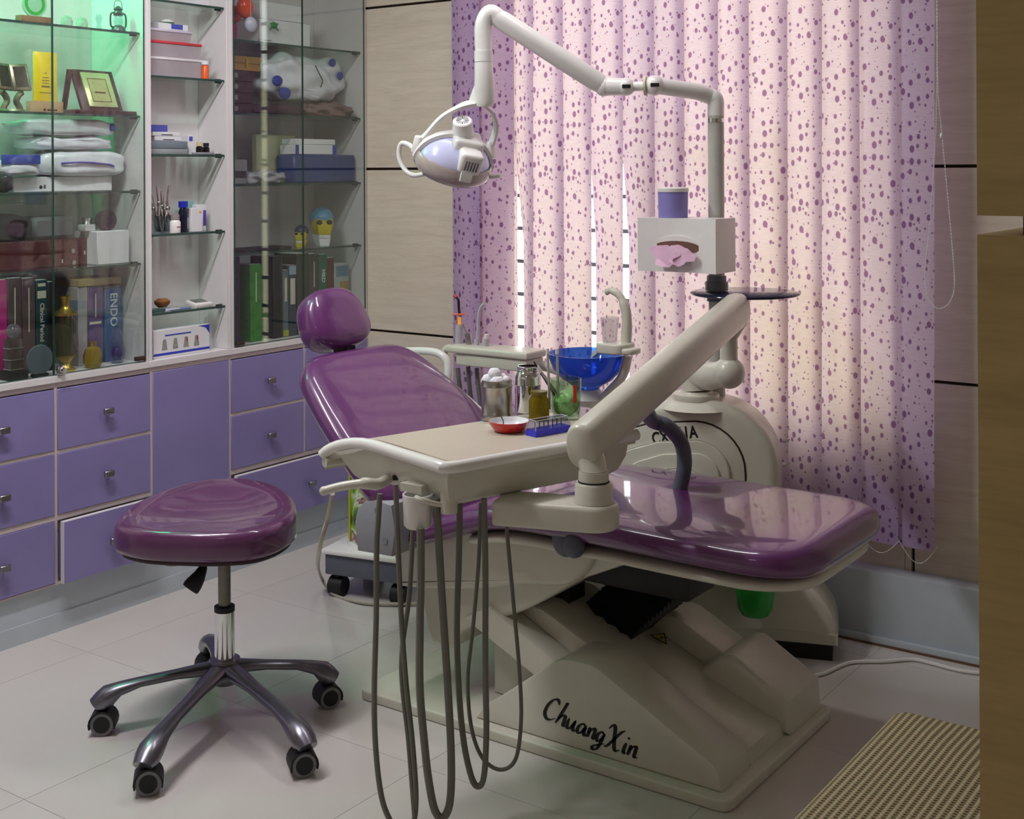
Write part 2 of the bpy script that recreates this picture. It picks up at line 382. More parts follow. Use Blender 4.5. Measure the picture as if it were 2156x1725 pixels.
for i in range(17):
    xl, xr = (ex[i] - 0.034, ex[i + 1]) if i < 15 else STACK[i - 15][:2]; y0_ = 3.806 if i < 15 else STACK[i - 15][2]
    bm = B(); uvl = bm.loops.layers.uv.new('UVMap'); nu, nv = 8, 12; zb, zt = 0.318, 2.42
    grid = []
    for b in range(nv + 1):
        f = b / nv; z = zt + (zb - zt) * f; row = []
        sh = gap.get(i, 0) * max(0, min(1, (f - 0.36) / 0.22)); l = xl + sh
        xro = xr - 0.006 * f * (i % 3)
        for a in range(nu + 1):
            u = a / nu; x = l + (xro - l) * u
            y = y0_ - (0.026 if i < 15 else 0.008) * u - (0.010 if i < 15 else 0.003) * math.sin(math.pi * u) + (0.01 * sh / 0.03 * (1 - u))
            row.append((bm.verts.new((x, y, z)), (u * 0.139, z + i * 0.0137)))
        grid.append(row)
    for b in range(nv):
        for a in range(nu):
            q = [grid[b][a], grid[b + 1][a], grid[b + 1][a + 1], grid[b][a + 1]]
            fc = bm.faces.new([k[0] for k in q])
            for lp, k in zip(fc.loops, q): lp[uvl].uv = k[1]
    bm.normal_update()
    s = vb.part('slat', bm, BLIND)
bm = B(); box(bm, ex[0] - 0.06, ex[-1] + 0.03, 3.77, 3.83, 2.42, 2.46, bev=0.004); vb.part('head_rail', bm, WHITEP)
def beads(bm, pts, r, step):
    acc = 0; last = Vector(pts[0])
    for p in pts:
        p = Vector(p); d = (p - last).length; acc += d
        if acc >= step: acc = 0; bmesh.ops.create_icosphere(bm, subdivisions=1, radius=r, matrix=Matrix.Translation(p))
        last = p
bm = B()
for i in range(8, 14):
    a, b = ex[i + 1] - 0.002, ex[i + 2] - 0.002
    pts = [Vector((a + (b - a) * k / 40, 3.776, 0.335 - (0.045 + 0.012 * (i % 2)) * math.sin(math.pi * k / 40))) for k in range(41)]
    tube(bm, pts[::4], 0.0006, 4); beads(bm, pts, 0.0017, 0.004)
o = vb.part('bottom_bead_chain', bm, mat('pearl_white_beads', (228, 226, 222), 0.3)); o['kind'] = 'stuff'
bm = B()
lp = [(1972, -40), (1973, 150), (1970, 280), (1958, 470), (1948, 570), (1952, 620), (1965, 644), (1980, 650), (1997, 640), (2008, 615), (2009, 570), (1998, 440), (1985, 300), (1976, 200), (1974, 100), (1974, -40)]
pts = spline([at_y(x, y, 3.765) for x, y in lp], 40)
tube(bm, pts[::8], 0.0007, 4); beads(bm, pts, 0.0023, 0.0062)
ball(bm, at_y(1982, 286, 3.765), 0.005, (1, 1, 1.8), 8, 6)
o = vb.part('bead_pull_cord', bm, MATS['pearl_white_beads']); o['kind'] = 'stuff'

# ================================================================== STORAGE WALL
LILAC = mat('lilac_laminate', (138, 128, 180), 0.32, coat=0.25, coat_rough=0.2, var=0.06, scale=5, bump=0.0)
EDGEB = mat('beige_edge_band', (176, 166, 164), 0.5, var=0.06)
XF = -3.49
bm = B(); box(bm, XL, -3.508, 1.2, 3.90, 0, 0.152); bl = struct('baseboard_left', bm, PLINTHM)
bm = B(); box(bm, -3.5075, -3.503, 1.2, 3.80, 0, 0.058); link('foot_strip', mesh('foot_strip', bm), PLINTHM, bl)
PULLM = mat('pull_steel', (150, 146, 148), 0.3, metal=0.9, var=0.08)
def drawer_front(t, y0, y1, z0, z1, out=0.0, pull=True, name='drawer', py=None):
    bm = B(); box(bm, XF - 0.017 + out, XF + out, y0, y1, z0, z1, bev=0.0012, seg=1)
    if out: box(bm, XF - 0.25, XF - 0.0175 + out, y0 + 0.012, y0 + 0.024, z0 + 0.01, z1 - 0.03); box(bm, XF - 0.25, XF - 0.0175 + out, y1 - 0.024, y1 - 0.012, z0 + 0.01, z1 - 0.03)
    d = t.part(name, bm, LILAC)
    if out:
        bm = B()
        for a in ((y0, y1, z1 + 0.0002, z1 + 0.0014), (y0 - 0.0014, y0 - 0.0002, z0, z1)): box(bm, XF - 0.017 + out, XF + out - 0.0005, a[0], a[1], a[2], a[3])
        t.part('edge_band', bm, WHITE, parent=d)
    if pull:
        yc, zc = (py or (y0 + y1) / 2), (z0 + z1) / 2
        bm = B(); box(bm, XF + out + 0.0002, XF + out + 0.014, yc - 0.006, yc + 0.006, zc - 0.005, zc + 0.005); box(bm, XF + out + 0.012, XF + out + 0.024, yc - 0.018, yc + 0.018, zc - 0.010, zc + 0.010, bev=0.002, seg=1)
        t.part('handle', bm, PULLM, parent=d)
ROWS = [(0.575, 0.765), (0.372, 0.562), (0.16, 0.352)]
def carcass(t, y0, y1, mids=(), rails=True):
    bm = B(); box(bm, XL + 0.002, XF - 0.018, y0 + 0.0005, y1 - 0.0005, 0.1525, 0.786); c = t.part('carcass', bm, EDGEB)
    bm = B(); xa, xb = XF - 0.0178, XF - 0.003
    ys = [y0] + [y for y in mids] + [y1]
    for y in ys: box(bm, xa, xb, max(y0, y - 0.0048) if y > y0 else y0 + 0.0002, (y + 0.0048) if y < y1 else y1 - 0.0002, 0.1525, 0.7862)
    for z0, z1 in (((0.5632, 0.5740), (0.3535, 0.3708)) if rails else ()): box(bm, xa, xb - 0.0004, y0 + 0.004, y1 - 0.004, z0, z1)
    box(bm, xa, xb - 0.0004, y0 + 0.004, y1 - 0.004, 0.7695, 0.786); box(bm, xa, xb - 0.0004, y0 + 0.004, y1 - 0.004, 0.1525, 0.158)
    t.part('face_frame', bm, mat('pale_edge_band', (204, 192, 190), 0.5, var=0.05))
t = Thing('drawer_unit', 'lilac three-drawer base unit at the left edge, all drawers shut', 'drawer unit', (-3.65, 2.25, 0.152), group='lilac base units')
carcass(t, 2.06, 2.442)
for z0, z1 in ROWS: drawer_front(t, 2.066, 2.4365, z0, z1)
t = Thing('drawer_unit', 'lilac three-drawer base unit behind the stool with its bottom drawer ajar', 'drawer unit', (-3.65, 2.63, 0.152), group='lilac base units')
carcass(t, 2.442, 2.812)
drawer_front(t, 2.4475, 2.806, *ROWS[0]); drawer_front(t, 2.4475, 2.806, *ROWS[1]); drawer_front(t, 2.448, 2.806, *ROWS[2], out=0.03)
t = Thing('base_cabinet', 'plain lilac base cabinet without a handle below the open shelves', 'cabinet', (-3.65, 2.985, 0.152), group='lilac base units')
carcass(t, 2.812, 3.160, rails=False); drawer_front(t, 2.8175, 3.1545, 0.16, 0.768, pull=False, name='door')
t = Thing('drawer_unit', 'lilac base unit behind the dental chair with a wide bottom drawer ajar', 'drawer unit', (-3.65, 3.53, 0.152), group='lilac base units')
carcass(t, 3.160, 3.898, mids=())
for z0, z1 in ROWS[:2]:
    drawer_front(t, 3.166, 3.530, z0, z1); drawer_front(t, 3.541, 3.892, z0, z1)
bm = B(); box(bm, XF - 0.0178, XF - 0.003, 3.5312, 3.5398, 0.3715, 0.768); t.part('face_frame', bm, MATS['pale_edge_band'])
drawer_front(t, 3.166, 3.892, *ROWS[2], out=0.03)
t = Thing('drawer_unit', 'lilac base unit continuing past the left edge of the picture', 'drawer unit', (-3.65, 1.63, 0.152), group='lilac base units')
carcass(t, 1.2, 2.06)
for z0, z1 in ROWS: drawer_front(t, 1.64, 2.055, z0, z1); drawer_front(t, 1.205, 1.63, z0, z1)

ZT = 2.55
def shelf(t, y0, y1, z, xb, xf=-3.512, bz=0.008):
    bm = B(); box(bm, xb + 0.001, xf, y0 + 0.002, y1 - 0.002, z - bz, z)
    s = t.part('glass_shelf', bm, thin_glass('shelf_glass', (232, 243, 237)))
    bm = B(); box(bm, xf + 0.0002, xf + 0.0012, y0 + 0.002, y1 - 0.002, z - bz, z); t.part('shelf_edge', bm, GEDGE, parent=s)
    for y in (y0 + 0.012, y1 - 0.012):
        bm = B(); cyl(bm, (xf - 0.02, y - 0.011, z - bz / 2), (xf - 0.02, y + 0.011, z - bz / 2), 0.008, seg=10); t.part('bracket', bm, DARKM, parent=s)
def shell(t, y0, y1, xb, th=0.0145):
    for a, b in ((y0, y0 + th), (y1 - th, y1)):
        bm = B(); box(bm, xb, XF - 0.004, a, b, 0.808, ZT, bev=0.001, seg=1); t.part('side_panel', bm, WHITE)
    bm = B(); box(bm, xb - 0.012, xb - 0.0005, y0, y1, 0.808, ZT); t.part('back_panel', bm, WHITE)
    bm = B(); box(bm, xb - 0.012, XF + 0.004, y0, y1, 0.7865, 0.8075, bev=0.001, seg=1); t.part('bottom_board', bm, WHITE)
    bm = B(); box(bm, xb - 0.012, XF, y0, y1, ZT + 0.0005, ZT + 0.02); t.part('top_board', bm, WHITE)
DOORG = thin_glass('cabinet_door_glass', (247, 250, 248), 1.0)
def glass_door(t, y0, y1, hinge_side):
    bm = B(); box(bm, XF - 0.0035, XF + 0.0015, y0, y1, 0.812, ZT - 0.005); d = t.part('glass_door', bm, DOORG)
    bm = B()
    for y in (y0, y1): box(bm, XF - 0.0036, XF + 0.0016, y - 0.0009, y + 0.0009, 0.812, ZT - 0.005)
    box(bm, XF - 0.0036, XF + 0.0016, y0, y1, 0.8105, 0.8125)
    t.part('polished_edge', bm, GEDGE, parent=d)
    yh = y1 - 0.022 if hinge_side > 0 else y0 + 0.022
    bm = B(); box(bm, XF - 0.006, XF + 0.005, yh - 0.02, yh + 0.02, 0.815, 0.829, bev=0.001); t.part('hinge', bm, mat('bronze_hinge', (84, 66, 58), 0.4, metal=0.6), parent=d)
    return d
XBD = -3.772   # back of the glazed cabinets
XBM = -3.645   # back of the open shelves
ZL = [1.912, 1.633, 1.382, 1.139]; ZM = [2.032, 1.772, 1.504, 1.232, 0.964]; ZR = [1.925, 1.657, 1.397, 1.145]; ZB = 0.8077
cabL = Thing('display_cabinet', 'white glass-door display cabinet glowing green, holding trophies and bottles', 'cabinet', (-3.63, 2.43, 0.786), group='glass-door display cabinets')
shell(cabL, 2.06, 2.803, XBD)
for z in ZL: shelf(cabL, 2.075, 2.788, z, XBD)
d1 = glass_door(cabL, 2.076, 2.4335, -1); d2 = glass_door(cabL, 2.4365, 2.787, 1)
bm = B(); box(bm, XF + 0.0018, XF + 0.010, 2.442, 2.470, 0.812, 0.838, bev=0.002); cyl(bm, (XF + 0.010, 2.456, 0.825), (XF + 0.026, 2.456, 0.825), 0.008, seg=12); cabL.part('lock', bm, CHROME, parent=d2)
cabM = Thing('open_shelf_unit', 'narrow white open shelf unit with glass shelves between glazed cabinets', 'shelf unit', (-3.57, 2.98, 0.786))
shell(cabM, 2.803, 3.170, XBM, 0.016)
for z in ZM: shelf(cabM, 2.819, 3.154, z, XBM, -3.506)
bm = B(); box(bm, XL + 0.002, XBM - 0.013, 2.8035, 3.1695, 0.79, ZT + 0.02); cabM.part('filler', bm, WHITE)
cabR = Thing('display_cabinet', 'white glass-door display cabinet of books beside the wood-panelled wall', 'cabinet', (-3.63, 3.53, 0.786), group='glass-door display cabinets')
shell(cabR, 3.170, 3.898, XBD)
for z in ZR: shelf(cabR, 3.185, 3.883, z, XBD)
glass_door(cabR, 3.186, 3.531, -1); glass_door(cabR, 3.534, 3.882, 1)
# green strip lamp under the top board of the left cabinet
t = Thing('strip_lamp', 'green glowing strip lamp inside top of the left glass cabinet', 'lamp', (-3.70, 2.25, 2.50))
GLOW = mat('green_led', (40, 255, 150), 0.4, emis=(30, 255, 140), estr=4)
bm = B(); box(bm, -3.755, -3.70, 2.08, 2.47, 2.530, 2.544); box(bm, -3.708, -3.70, 2.08, 2.47, 2.480, 2.530); t.part('housing', bm, WHITEP)  # front lip added to screen the tube's glow from the room
bm = B(); box(bm, -3.745, -3.725, 2.09, 2.46, 2.518, 2.5295); t.part('tube', bm, GLOW)
l = area('green_lamp', (-3.735, 2.28, 2.508), (0, R(20), 0), 0.03, 0.36, 9.0, (0.05, 1.0, 0.42)); l.parent = t.o; l.matrix_parent_inverse = t.I

# ================================================================== DENTAL CHAIR
YC = 2.93
ch = Thing('dental_chair', 'reclining purple dental chair wrapped in clear film on a cream base', 'dental chair', (-1.83, YC, 0))
bm = B(); slab(bm, rrect(-2.385, -1.272, 2.612, 3.24, 0.03), 0.0, 0.028, 0.006); ch.part('base_plate', bm, BEIGE)
# base cover: two side cheeks and a sloping middle
def cheek(y0, y1, bulge):
    bm = B(); prof = [(-2.005, 0.0282), (-1.975, 0.068), (-1.945, 0.088), (-1.760, 0.226), (-1.735, 0.238), (-1.710, 0.242), (-1.655, 0.242), (-1.635, 0.238), (-1.612, 0.227), (-1.345, 0.096), (-1.325, 0.084), (-1.312, 0.066), (-1.306, 0.0282)]
    prism(bm, prof, 'y', y0, y1, bev=0.006, seg=2); return bm
cov = ch.part('base_cover', cheek(2.645, 2.80, 1), BEIGE)
ch.part('base_cover', cheek(3.06, 3.195, 1), BEIGE)
bm = B(); prism(bm, [(-2.06, 0.0285), (-2.06, 0.275), (-1.98, 0.292), (-1.90, 0.285), (-1.60, 0.155), (-1.36, 0.076), (-1.318, 0.062), (-1.310, 0.0285)], 'y', 2.801, 3.059, bev=0.008); ch.part('base_cover', bm, BEIGE)
bm = B(); prism(bm, [(-1.58, 0.0285), (-1.55, 0.135), (-1.485, 0.192), (-1.45, 0.195), (-1.300, 0.110), (-1.295, 0.0285)], 'y', 3.0, 3.222, bev=0.02, seg=3); ch.part('base_cover', bm, BEIGE)
# brush-script maker's name on the near cheek
def brush(strokes, M, wmax=0.07, ang=R(38)):
    bm = B(); pen = Vector((math.cos(ang), math.sin(ang)))
    for st in strokes:
        p = spline([Vector((a, b, 0)) for a, b in st], 7); prev = None
        for i, q in enumerate(p):
            t = (p[min(i + 1, len(p) - 1)] - p[max(i - 1, 0)]).normalized(); nn = Vector((-t.y, t.x, 0))
            e = min(1, 0.35 + 4 * min(i, len(p) - 1 - i) / len(p)); w = wmax * (0.42 + 0.58 * abs(t.x * pen.y - t.y * pen.x)) * e
            cur = [bm.verts.new(q + nn * w), bm.verts.new(q - nn * w)]
            if prev: bm.faces.new((prev[0], prev[1], cur[1], cur[0]))
            prev = cur
    r = bmesh.ops.extrude_face_region(bm, geom=bm.faces[:]); bmesh.ops.translate(bm, vec=(0, 0, 0.012), verts=[v for v in r['geom'] if isinstance(v, bmesh.types.BMVert)])
    bmesh.ops.recalc_face_normals(bm, faces=bm.faces); bm.transform(M); return bm
NAME = [
    [(0.86, 1.42), (0.80, 1.66), (0.62, 1.76), (0.38, 1.55), (0.16, 1.05), (0.10, 0.48), (0.28, 0.12), (0.55, 0.12), (0.86, 0.36)],
    [(0.95, 0.05), (1.12, 0.70), (1.28, 1.40), (1.36, 1.78), (1.30, 1.72)], [(1.06, 0.42), (1.26, 0.78), (1.46, 0.80), (1.46, 0.50), (1.46, 0.14), (1.62, 0.10)],
    [(1.74, 0.82), (1.70, 0.45), (1.74, 0.12), (1.92, 0.12), (2.10, 0.50), (2.18, 0.84)], [(2.18, 0.84), (2.10, 0.40), (2.16, 0.10), (2.32, 0.10)],
    [(2.86, 0.74), (2.68, 0.84), (2.48, 0.60), (2.42, 0.26), (2.52, 0.08), (2.70, 0.18), (2.86, 0.60), (2.90, 0.80)], [(2.90, 0.80), (2.86, 0.36), (2.92, 0.10), (3.06, 0.10)],
    [(3.16, 0.82), (3.16, 0.40), (3.12, 0.05)], [(3.14, 0.36), (3.30, 0.74), (3.48, 0.82), (3.52, 0.55), (3.50, 0.18), (3.62, 0.08)],
    [(4.10, 0.72), (3.94, 0.84), (3.76, 0.60), (3.72, 0.28), (3.84, 0.10), (4.00, 0.24), (4.12, 0.62), (4.16, 0.80)], [(4.16, 0.80), (4.06, 0.10), (3.92, -0.46), (3.70, -0.62), (3.62, -0.44), (3.86, -0.20), (4.30, 0.10)],
    [(4.30, 1.30), (4.50, 1.66), (4.66, 1.52), (4.78, 0.80), (4.94, 0.10), (5.10, -0.04), (5.28, 0.14)], [(5.30, 1.62), (5.08, 1.36), (4.78, 0.70), (4.48, 0.06), (4.30, -0.06)],
    [(5.56, 0.82), (5.52, 0.42), (5.54, 0.10), (5.70, 0.10)], [(5.60, 1.14), (5.64, 1.22), (5.66, 1.26)],
    [(5.86, 0.82), (5.86, 0.40), (5.82, 0.04)], [(5.84, 0.36), (6.00, 0.74), (6.20, 0.82), (6.22, 0.50), (6.24, 0.12), (6.44, 0.14)]]
k = 0.0425
ch.part('lettering', brush(NAME, Matrix.Translation((-1.797, 2.6446, 0.080)) @ Matrix.Rotation(R(7), 4, 'Y') @ Matrix.Rotation(R(90), 4, 'X') @ Matrix(((k, k * 0.16, 0, 0), (0, k * 0.82, 0, 0), (0, 0, k, 0), (0, 0, 0, 1))), 0.125), INK, parent=cov, label='black brush-script lettering')
# warning triangle on the sloping cover
Mt = frame((-1.665, 3.02, 0.1925), (0.93, 0, -0.372), (0, 1, 0)); bm = B()
tri = [(-0.022, -0.02), (0.024, -0.012), (-0.006, 0.026)]
w = ch.part('warning_sticker', (prism(bm, tri, 'z', 0.0005, 0.0012), bm.transform(Mt), bm)[2], mat('hazard_yellow', (176, 160, 60), 0.6))
bm = B()
for a, b in zip(tri, tri[1:] + tri[:1]): tube(bm, [Mt @ Vector((a[0], a[1], 0.0014)), Mt @ Vector((b[0], b[1], 0.0014))], 0.0014, 4)
tube(bm, [Mt @ Vector((q[0], q[1], 0.0016)) for q in ((0.006, 0.010), (-0.004, 0.0), (0.004, 0.001), (-0.006, -0.010))], 0.001, 4)
ch.part('warning_mark', bm, INK, parent=w)
# lift links and arms
bm = B(); prism(bm, [(-2.10, 0.245), (-2.02, 0.292), (-1.76, 0.17), (-1.80, 0.11)], 'y', 2.72, 2.80, bev=0.006); ch.part('lift_link', bm, BEIGE)
bm = B(); prism(bm, [(-2.10, 0.245), (-2.02, 0.292), (-1.76, 0.17), (-1.80, 0.11)], 'y', 3.062, 3.14, bev=0.006); ch.part('lift_link', bm, BEIGE)
def arc(pts): return [(v.x, v.z) for v in spline([(a, 0, b) for a, b in pts], 5)]
arm = [(-2.275, 0.33), (-2.235, 0.17), (-2.20, 0.148), (-2.15, 0.15), (-2.11, 0.205), (-2.00, 0.255), (-1.90, 0.305), (-1.80, 0.37), (-1.70, 0.44), (-1.72, 0.50), (-2.10, 0.43)]
bm = B(); prism(bm, arc(arm), 'y', 2.735, 3.13, bev=0.012, seg=3); ch.part('lift_arm', bm, BEIGE)
body = [(-2.338, 0.425), (-2.315, 0.312), (-2.27, 0.300), (-2.05, 0.335), (-1.90, 0.375), (-1.76, 0.40), (-1.69, 0.46), (-1.70, 0.515), (-1.90, 0.528), (-2.10, 0.485)]
bm = B(); prism(bm, arc(body), 'y', 2.70, 3.16, bev=0.015, seg=3); ch.part('seat_body', bm, BEIGE)
bm = B(); prism(bm, [(-1.72, 0.50), (-1.72, 0.42), (-1.60, 0.475), (-1.40, 0.50), (-1.40, 0.515)], 'y', 2.72, 3.14, bev=0.008); ch.part('seat_body', bm, BEIGE)
# dark linkage, bellows and hoses under the seat
bm = B(); box(bm, -1.95, -1.50, 2.86, 3.02, 0.36, 0.44, bev=0.01); box(bm, -1.93, -1.88, 2.90, 2.98, 0.27, 0.38); ch.part('lift_frame', bm, DARKM)
bm = B(); n = 22
rings = []
for i in range(2 * n + 1):
    f = i / (2 * n); c = Vector((-1.80, 3.02, 0.22)).lerp(Vector((-1.555, 3.05, 0.46)), f); s_ = 0.088 if i % 2 else 0.074
    ax = Vector((0.245, 0, 0.24)).normalized(); sd = Vector((0, 1, 0)); u = ax.cross(sd)
    rings.append([c + sd * a * s_ + u * b * s_ * 0.85 for a, b in ((-1, -1), (1, -1), (1, 1), (-1, 1))])
loft(bm, rings); ch.part('bellows', bm, BLACK)
bm = B(); tube(bm, spline([(-1.90, 3.1, 0.20), (-1.82, 3.22, 0.12), (-1.75, 3.28, 0.05), (-1.72, 3.33, 0.02)], 8), 0.011, 8); ch.part('hose', bm, DGREY)
bm = B(); tube(bm, spline([(-1.90, 3.1, 0.22), (-1.84, 3.2, 0.20), (-1.74, 3.26, 0.24), (-1.66, 3.28, 0.30)], 8), 0.0035, 6); ch.part('cable', bm, WHITEP)
# seat frame and cushions
def loft_path(path, wid, thick, power=3.2, n=28, ycs=None, flat=0.55):
    """cushion swept along an (x,z) path: superellipse sections, wid/thick per station"""
    rings = []; P = [Vector((a, 0, b)) for a, b in path]
    for i, p in enumerate(P):
        t = (P[min(i + 1, len(P) - 1)] - P[max(i - 1, 0)]).normalized(); nn = Vector((-t.z, 0, t.x))
        if nn.z < 0: nn = -nn
        r = []
        for k in range(n):
            a = 2 * math.pi * k / n; c, s_ = math.cos(a), math.sin(a)
            u = math.copysign(abs(c) ** (2 / power / 1.4), c); v = math.copysign(abs(s_) ** (2 / power), s_)
            r.append(p + Vector((0, (ycs or YC), 0)) + Vector((0, u * wid[i] / 2, 0)) + nn * v * thick[i] / 2)
        rings.append(r)
    bm = B(); return loft(bm, rings)
def stations(ctrl, n=46, endr=0.05, w=0.6, th=0.09, wf=None, e0=0.14, e1=0.14):
    pts = spline([(a, 0, b) for a, b in ctrl], 14); L = [0]
    for a, b in zip(pts, pts[1:]): L.append(L[-1] + (b - a).length)
    T = L[-1]; path, W, H = [], [], []
    ss = [T * (0.5 - 0.5 * math.cos(math.pi * i / n)) for i in range(n + 1)]
    for s_ in ss:
        j = max(i for i in range(len(L)) if L[i] <= s_ + 1e-9); j = min(j, len(pts) - 2); f = (s_ - L[j]) / max(1e-9, L[j + 1] - L[j])
        p = pts[j].lerp(pts[j + 1], f); d0, d1 = s_, T - s_
        ww = wf(s_ / T) if wf else w
        q = lambda d, r: math.sqrt(max(0, 1 - (1 - min(1, d / r)) ** 2))
        k0 = 1 - (1 - q(d0, e0)) * 2 * e0 / ww; k1 = 1 - (1 - q(d1, e1)) * 2 * e1 / ww
        h = th * max(0.06, min(q(d0, endr), q(d1, endr)))
        path.append((p.x, p.z)); W.append(max(0.02, ww * min(k0, k1))); H.append(h)
    return path, W, H
seat_c = [(-2.30, 0.462), (-2.18, 0.480), (-2.02, 0.535), (-1.90, 0.561), (-1.70, 0.566), (-1.40, 0.563), (-1.095, 0.562)]
ch.part('seat_cushion', loft_path(*stations(seat_c, w=0.62, th=0.085, endr=0.045, e0=0.08, e1=0.17)), VINYL, angle=80)
fr_c = [(-2.05, 0.475), (-1.90, 0.506), (-1.70, 0.510), (-1.40, 0.508), (-1.12, 0.508)]
ch.part('seat_frame', loft_path(*stations(fr_c, w=0.58, th=0.036, endr=0.018, e0=0.06, e1=0.16)), BEIGE, angle=60)
bk_c = [(-2.235, 0.535), (-2.33, 0.617), (-2.45, 0.715), (-2.56, 0.800), (-2.675, 0.888)]
bwf = lambda f: 0.69 - 0.09 * f - 0.14 * f ** 3
ch.part('backrest_cushion', loft_path(*stations(bk_c, wf=bwf, th=0.085, endr=0.045, e0=0.09, e1=0.10), ycs=2.895), VINYL, angle=80)
sh_c = [(a - 0.024, b - 0.034) for a, b in bk_c]
ch.part('backrest_shell', loft_path(*stations(sh_c, wf=lambda f: bwf(f) - 0.06, th=0.034, endr=0.015, e0=0.08, e1=0.10), ycs=2.895), BEIGE, angle=60)
bm = B(); tube(bm, [(-2.66, 2.90, 0.86), (-2.75, 2.90, 0.955)], 0.016, 10); box(bm, -2.70, -2.685, 2.86, 2.94, 0.84, 0.93); ch.part('headrest_post', bm, DARKM)
# headrest pillow facing the footrest
hc = Vector((-2.742, 2.90, 0.985)); hn = Vector((0.88, -0.10, 0.46)).normalized(); hy = Vector((0.0, 1, 0.0)); hy = (hy - hn * hy.dot(hn)).normalized(); hu = hn.cross(hy)
if hu.z < 0: hu = -hu
rings = []; n = 40
for k, (s_, d) in enumerate(((0.30, -0.050), (0.74, -0.049), (0.92, -0.040), (0.985, -0.024), (1.0, 0.0), (0.985, 0.022), (0.93, 0.038), (0.80, 0.047), (0.5, 0.052), (0.2, 0.053))):
    r = []
    for i in range(n):
        a = 2 * math.pi * i / n; c_, q = math.cos(a), math.sin(a)
        u = math.copysign(abs(c_) ** 0.72, c_) * 0.118; v = math.copysign(abs(q) ** 0.76, q) * 0.098
        r.append(hc + hy * u * s_ * (1 - 0.10 * v / 0.098) + hu * v * s_ + hn * d)
    rings.append(r)
bm = B(); loft(bm, rings); ch.part('headrest', bm, VINYL, angle=80)
# far-side armrest tube, tilt-motor housing, pivot knob
bm = B(); tube(bm, spline([(-2.82, 3.30, 0.835), (-2.70, 3.30, 0.845), (-2.635, 3.30, 0.838), (-2.606, 3.30, 0.80), (-2.60, 3.28, 0.70), (-2.56, 3.22, 0.62), (-2.50, 3.12, 0.60)], 6), 0.013, 10); ch.part('armrest', bm, WHITEP)
bm = B(); prism(bm, [(-2.335, 0.425), (-2.345, 0.50), (-2.335, 0.54), (-2.305, 0.565), (-2.265, 0.572), (-2.215, 0.565), (-2.20, 0.50), (-2.215, 0.43)], 'y', 2.56, 2.705, bev=0.006); ty = ch.part('tilt_motor_housing', bm, GREYP)
for a, b in ((-2.262, 0.545), (-2.235, 0.47)):
    bm = B(); cyl(bm, (a, 2.5598, b), (a, 2.557, b), 0.009, seg=12); ch.part('screw_cap', bm, mat('screw_cap_grey', (128, 128, 134), 0.4), parent=ty)
bm = B(); ball(bm, (-1.73, 2.655, 0.535), 0.045, (0.8, 0.7, 1.0)); tube(bm, [(-1.72, 2.66, 0.55), (-1.735, 2.66, 0.615)], [0.03, 0.026], 12); ball(bm, (-1.69, 2.63, 0.53), 0.03, (1, 0.8, 1)); ch.part('pivot_knob', bm, DGREY)

# ================================================================== DENTAL UNIT (floor console)
UO = Vector((-1.40, 3.60, 0)); UA = R(20)
e1 = Vector((-math.cos(UA), -math.sin(UA), 0)); e2 = Vector((-math.sin(UA), math.cos(UA), 0))
MU = Matrix((e1, Vector((0, 0, 1)), e2)).transposed().to_4x4(); MU.translation = UO     # local (along, up, depth)
def U(a, z, d=0): return UO + e1 * a + e2 * d + Vector((0, 0, z))
un = Thing('dental_unit', 'rounded cream dental unit console standing behind the chair by the window', 'dental unit', U(0.4, 0, 0.1))
bm = B()
prism(bm, [(0.0, 0.045)] + [(0.0 + 0.30 * (1 - math.cos(R(t))), 0.075 + 0.205 * math.sin(R(t))) for t in range(0, 91, 9)] + [(0.80, 0.28), (0.80, 0.045)], 'z', 0.0, 0.18, bev=0.012, seg=3)
bm.transform(MU); un.part('base', bm, BEIGE)
bm = B(); box(bm, 0.015, 0.79, 0.0, 0.044, 0.012, 0.16); bm.transform(MU); un.part('plinth', bm, BLACK)
bm = B(); box(bm, 0.0, 0.80, 0.078, 0.083, -0.003, -0.0002); bm.transform(MU); un.part('trim_bead', bm, BEIGE)
def oval(a0, a1, z0, z1, ra, n=8, left=0.0):
    # tall right end, long low left shoulder, as in the console
    pts = [(a0, z0)]
    for t in range(0, 91, 10): pts.append((a0 + ra * (1 - math.cos(R(t))), z1 - ra + ra * math.sin(R(t))))
    lx = a1 - (a0 + ra) - 0.02
    for t in range(15, 91, 15): pts.append((a0 + ra + 0.02 + lx * math.sin(R(t)), z1 - (z1 - z0) * 0.80 * (1 - math.cos(R(t)))))
    pts.append((a1, z0)); return pts
bm = B(); prism(bm, oval(0.165, 0.90, 0.281, 0.752, 0.20), 'z', -0.035, 0.16, bev=0.030, seg=5); bm.transform(MU); bd = un.part('body', bm, BEIGE)
bm = B(); prism(bm, oval(0.262, 0.86, 0.282, 0.692, 0.145), 'z', -0.040, -0.0355, bev=0.003); bm.transform(MU); fp = un.part('front_panel', bm, BEIGE)
bm = B(); prism(bm, oval(0.2575, 0.866, 0.282, 0.6965, 0.149), 'z', -0.0362, -0.0352); bm.transform(MU); un.part('shadow_gap', bm, DARKGAP, parent=fp)
for ov, d0_, d1_, bv in ((oval(0.305, 0.79, 0.283, 0.640, 0.10), -0.048, -0.0405, 0.006), (oval(0.335, 0.73, 0.284, 0.603, 0.07), -0.056, -0.0485, 0.003), (oval(0.385, 0.66, 0.285, 0.560, 0.05), -0.066, -0.0565, 0.008)):
    bm = B(); prism(bm, ov, 'z', d0_, d1_, bev=bv, seg=3); bm.transform(MU); un.part('raised_panel', bm, BEIGE, parent=fp)
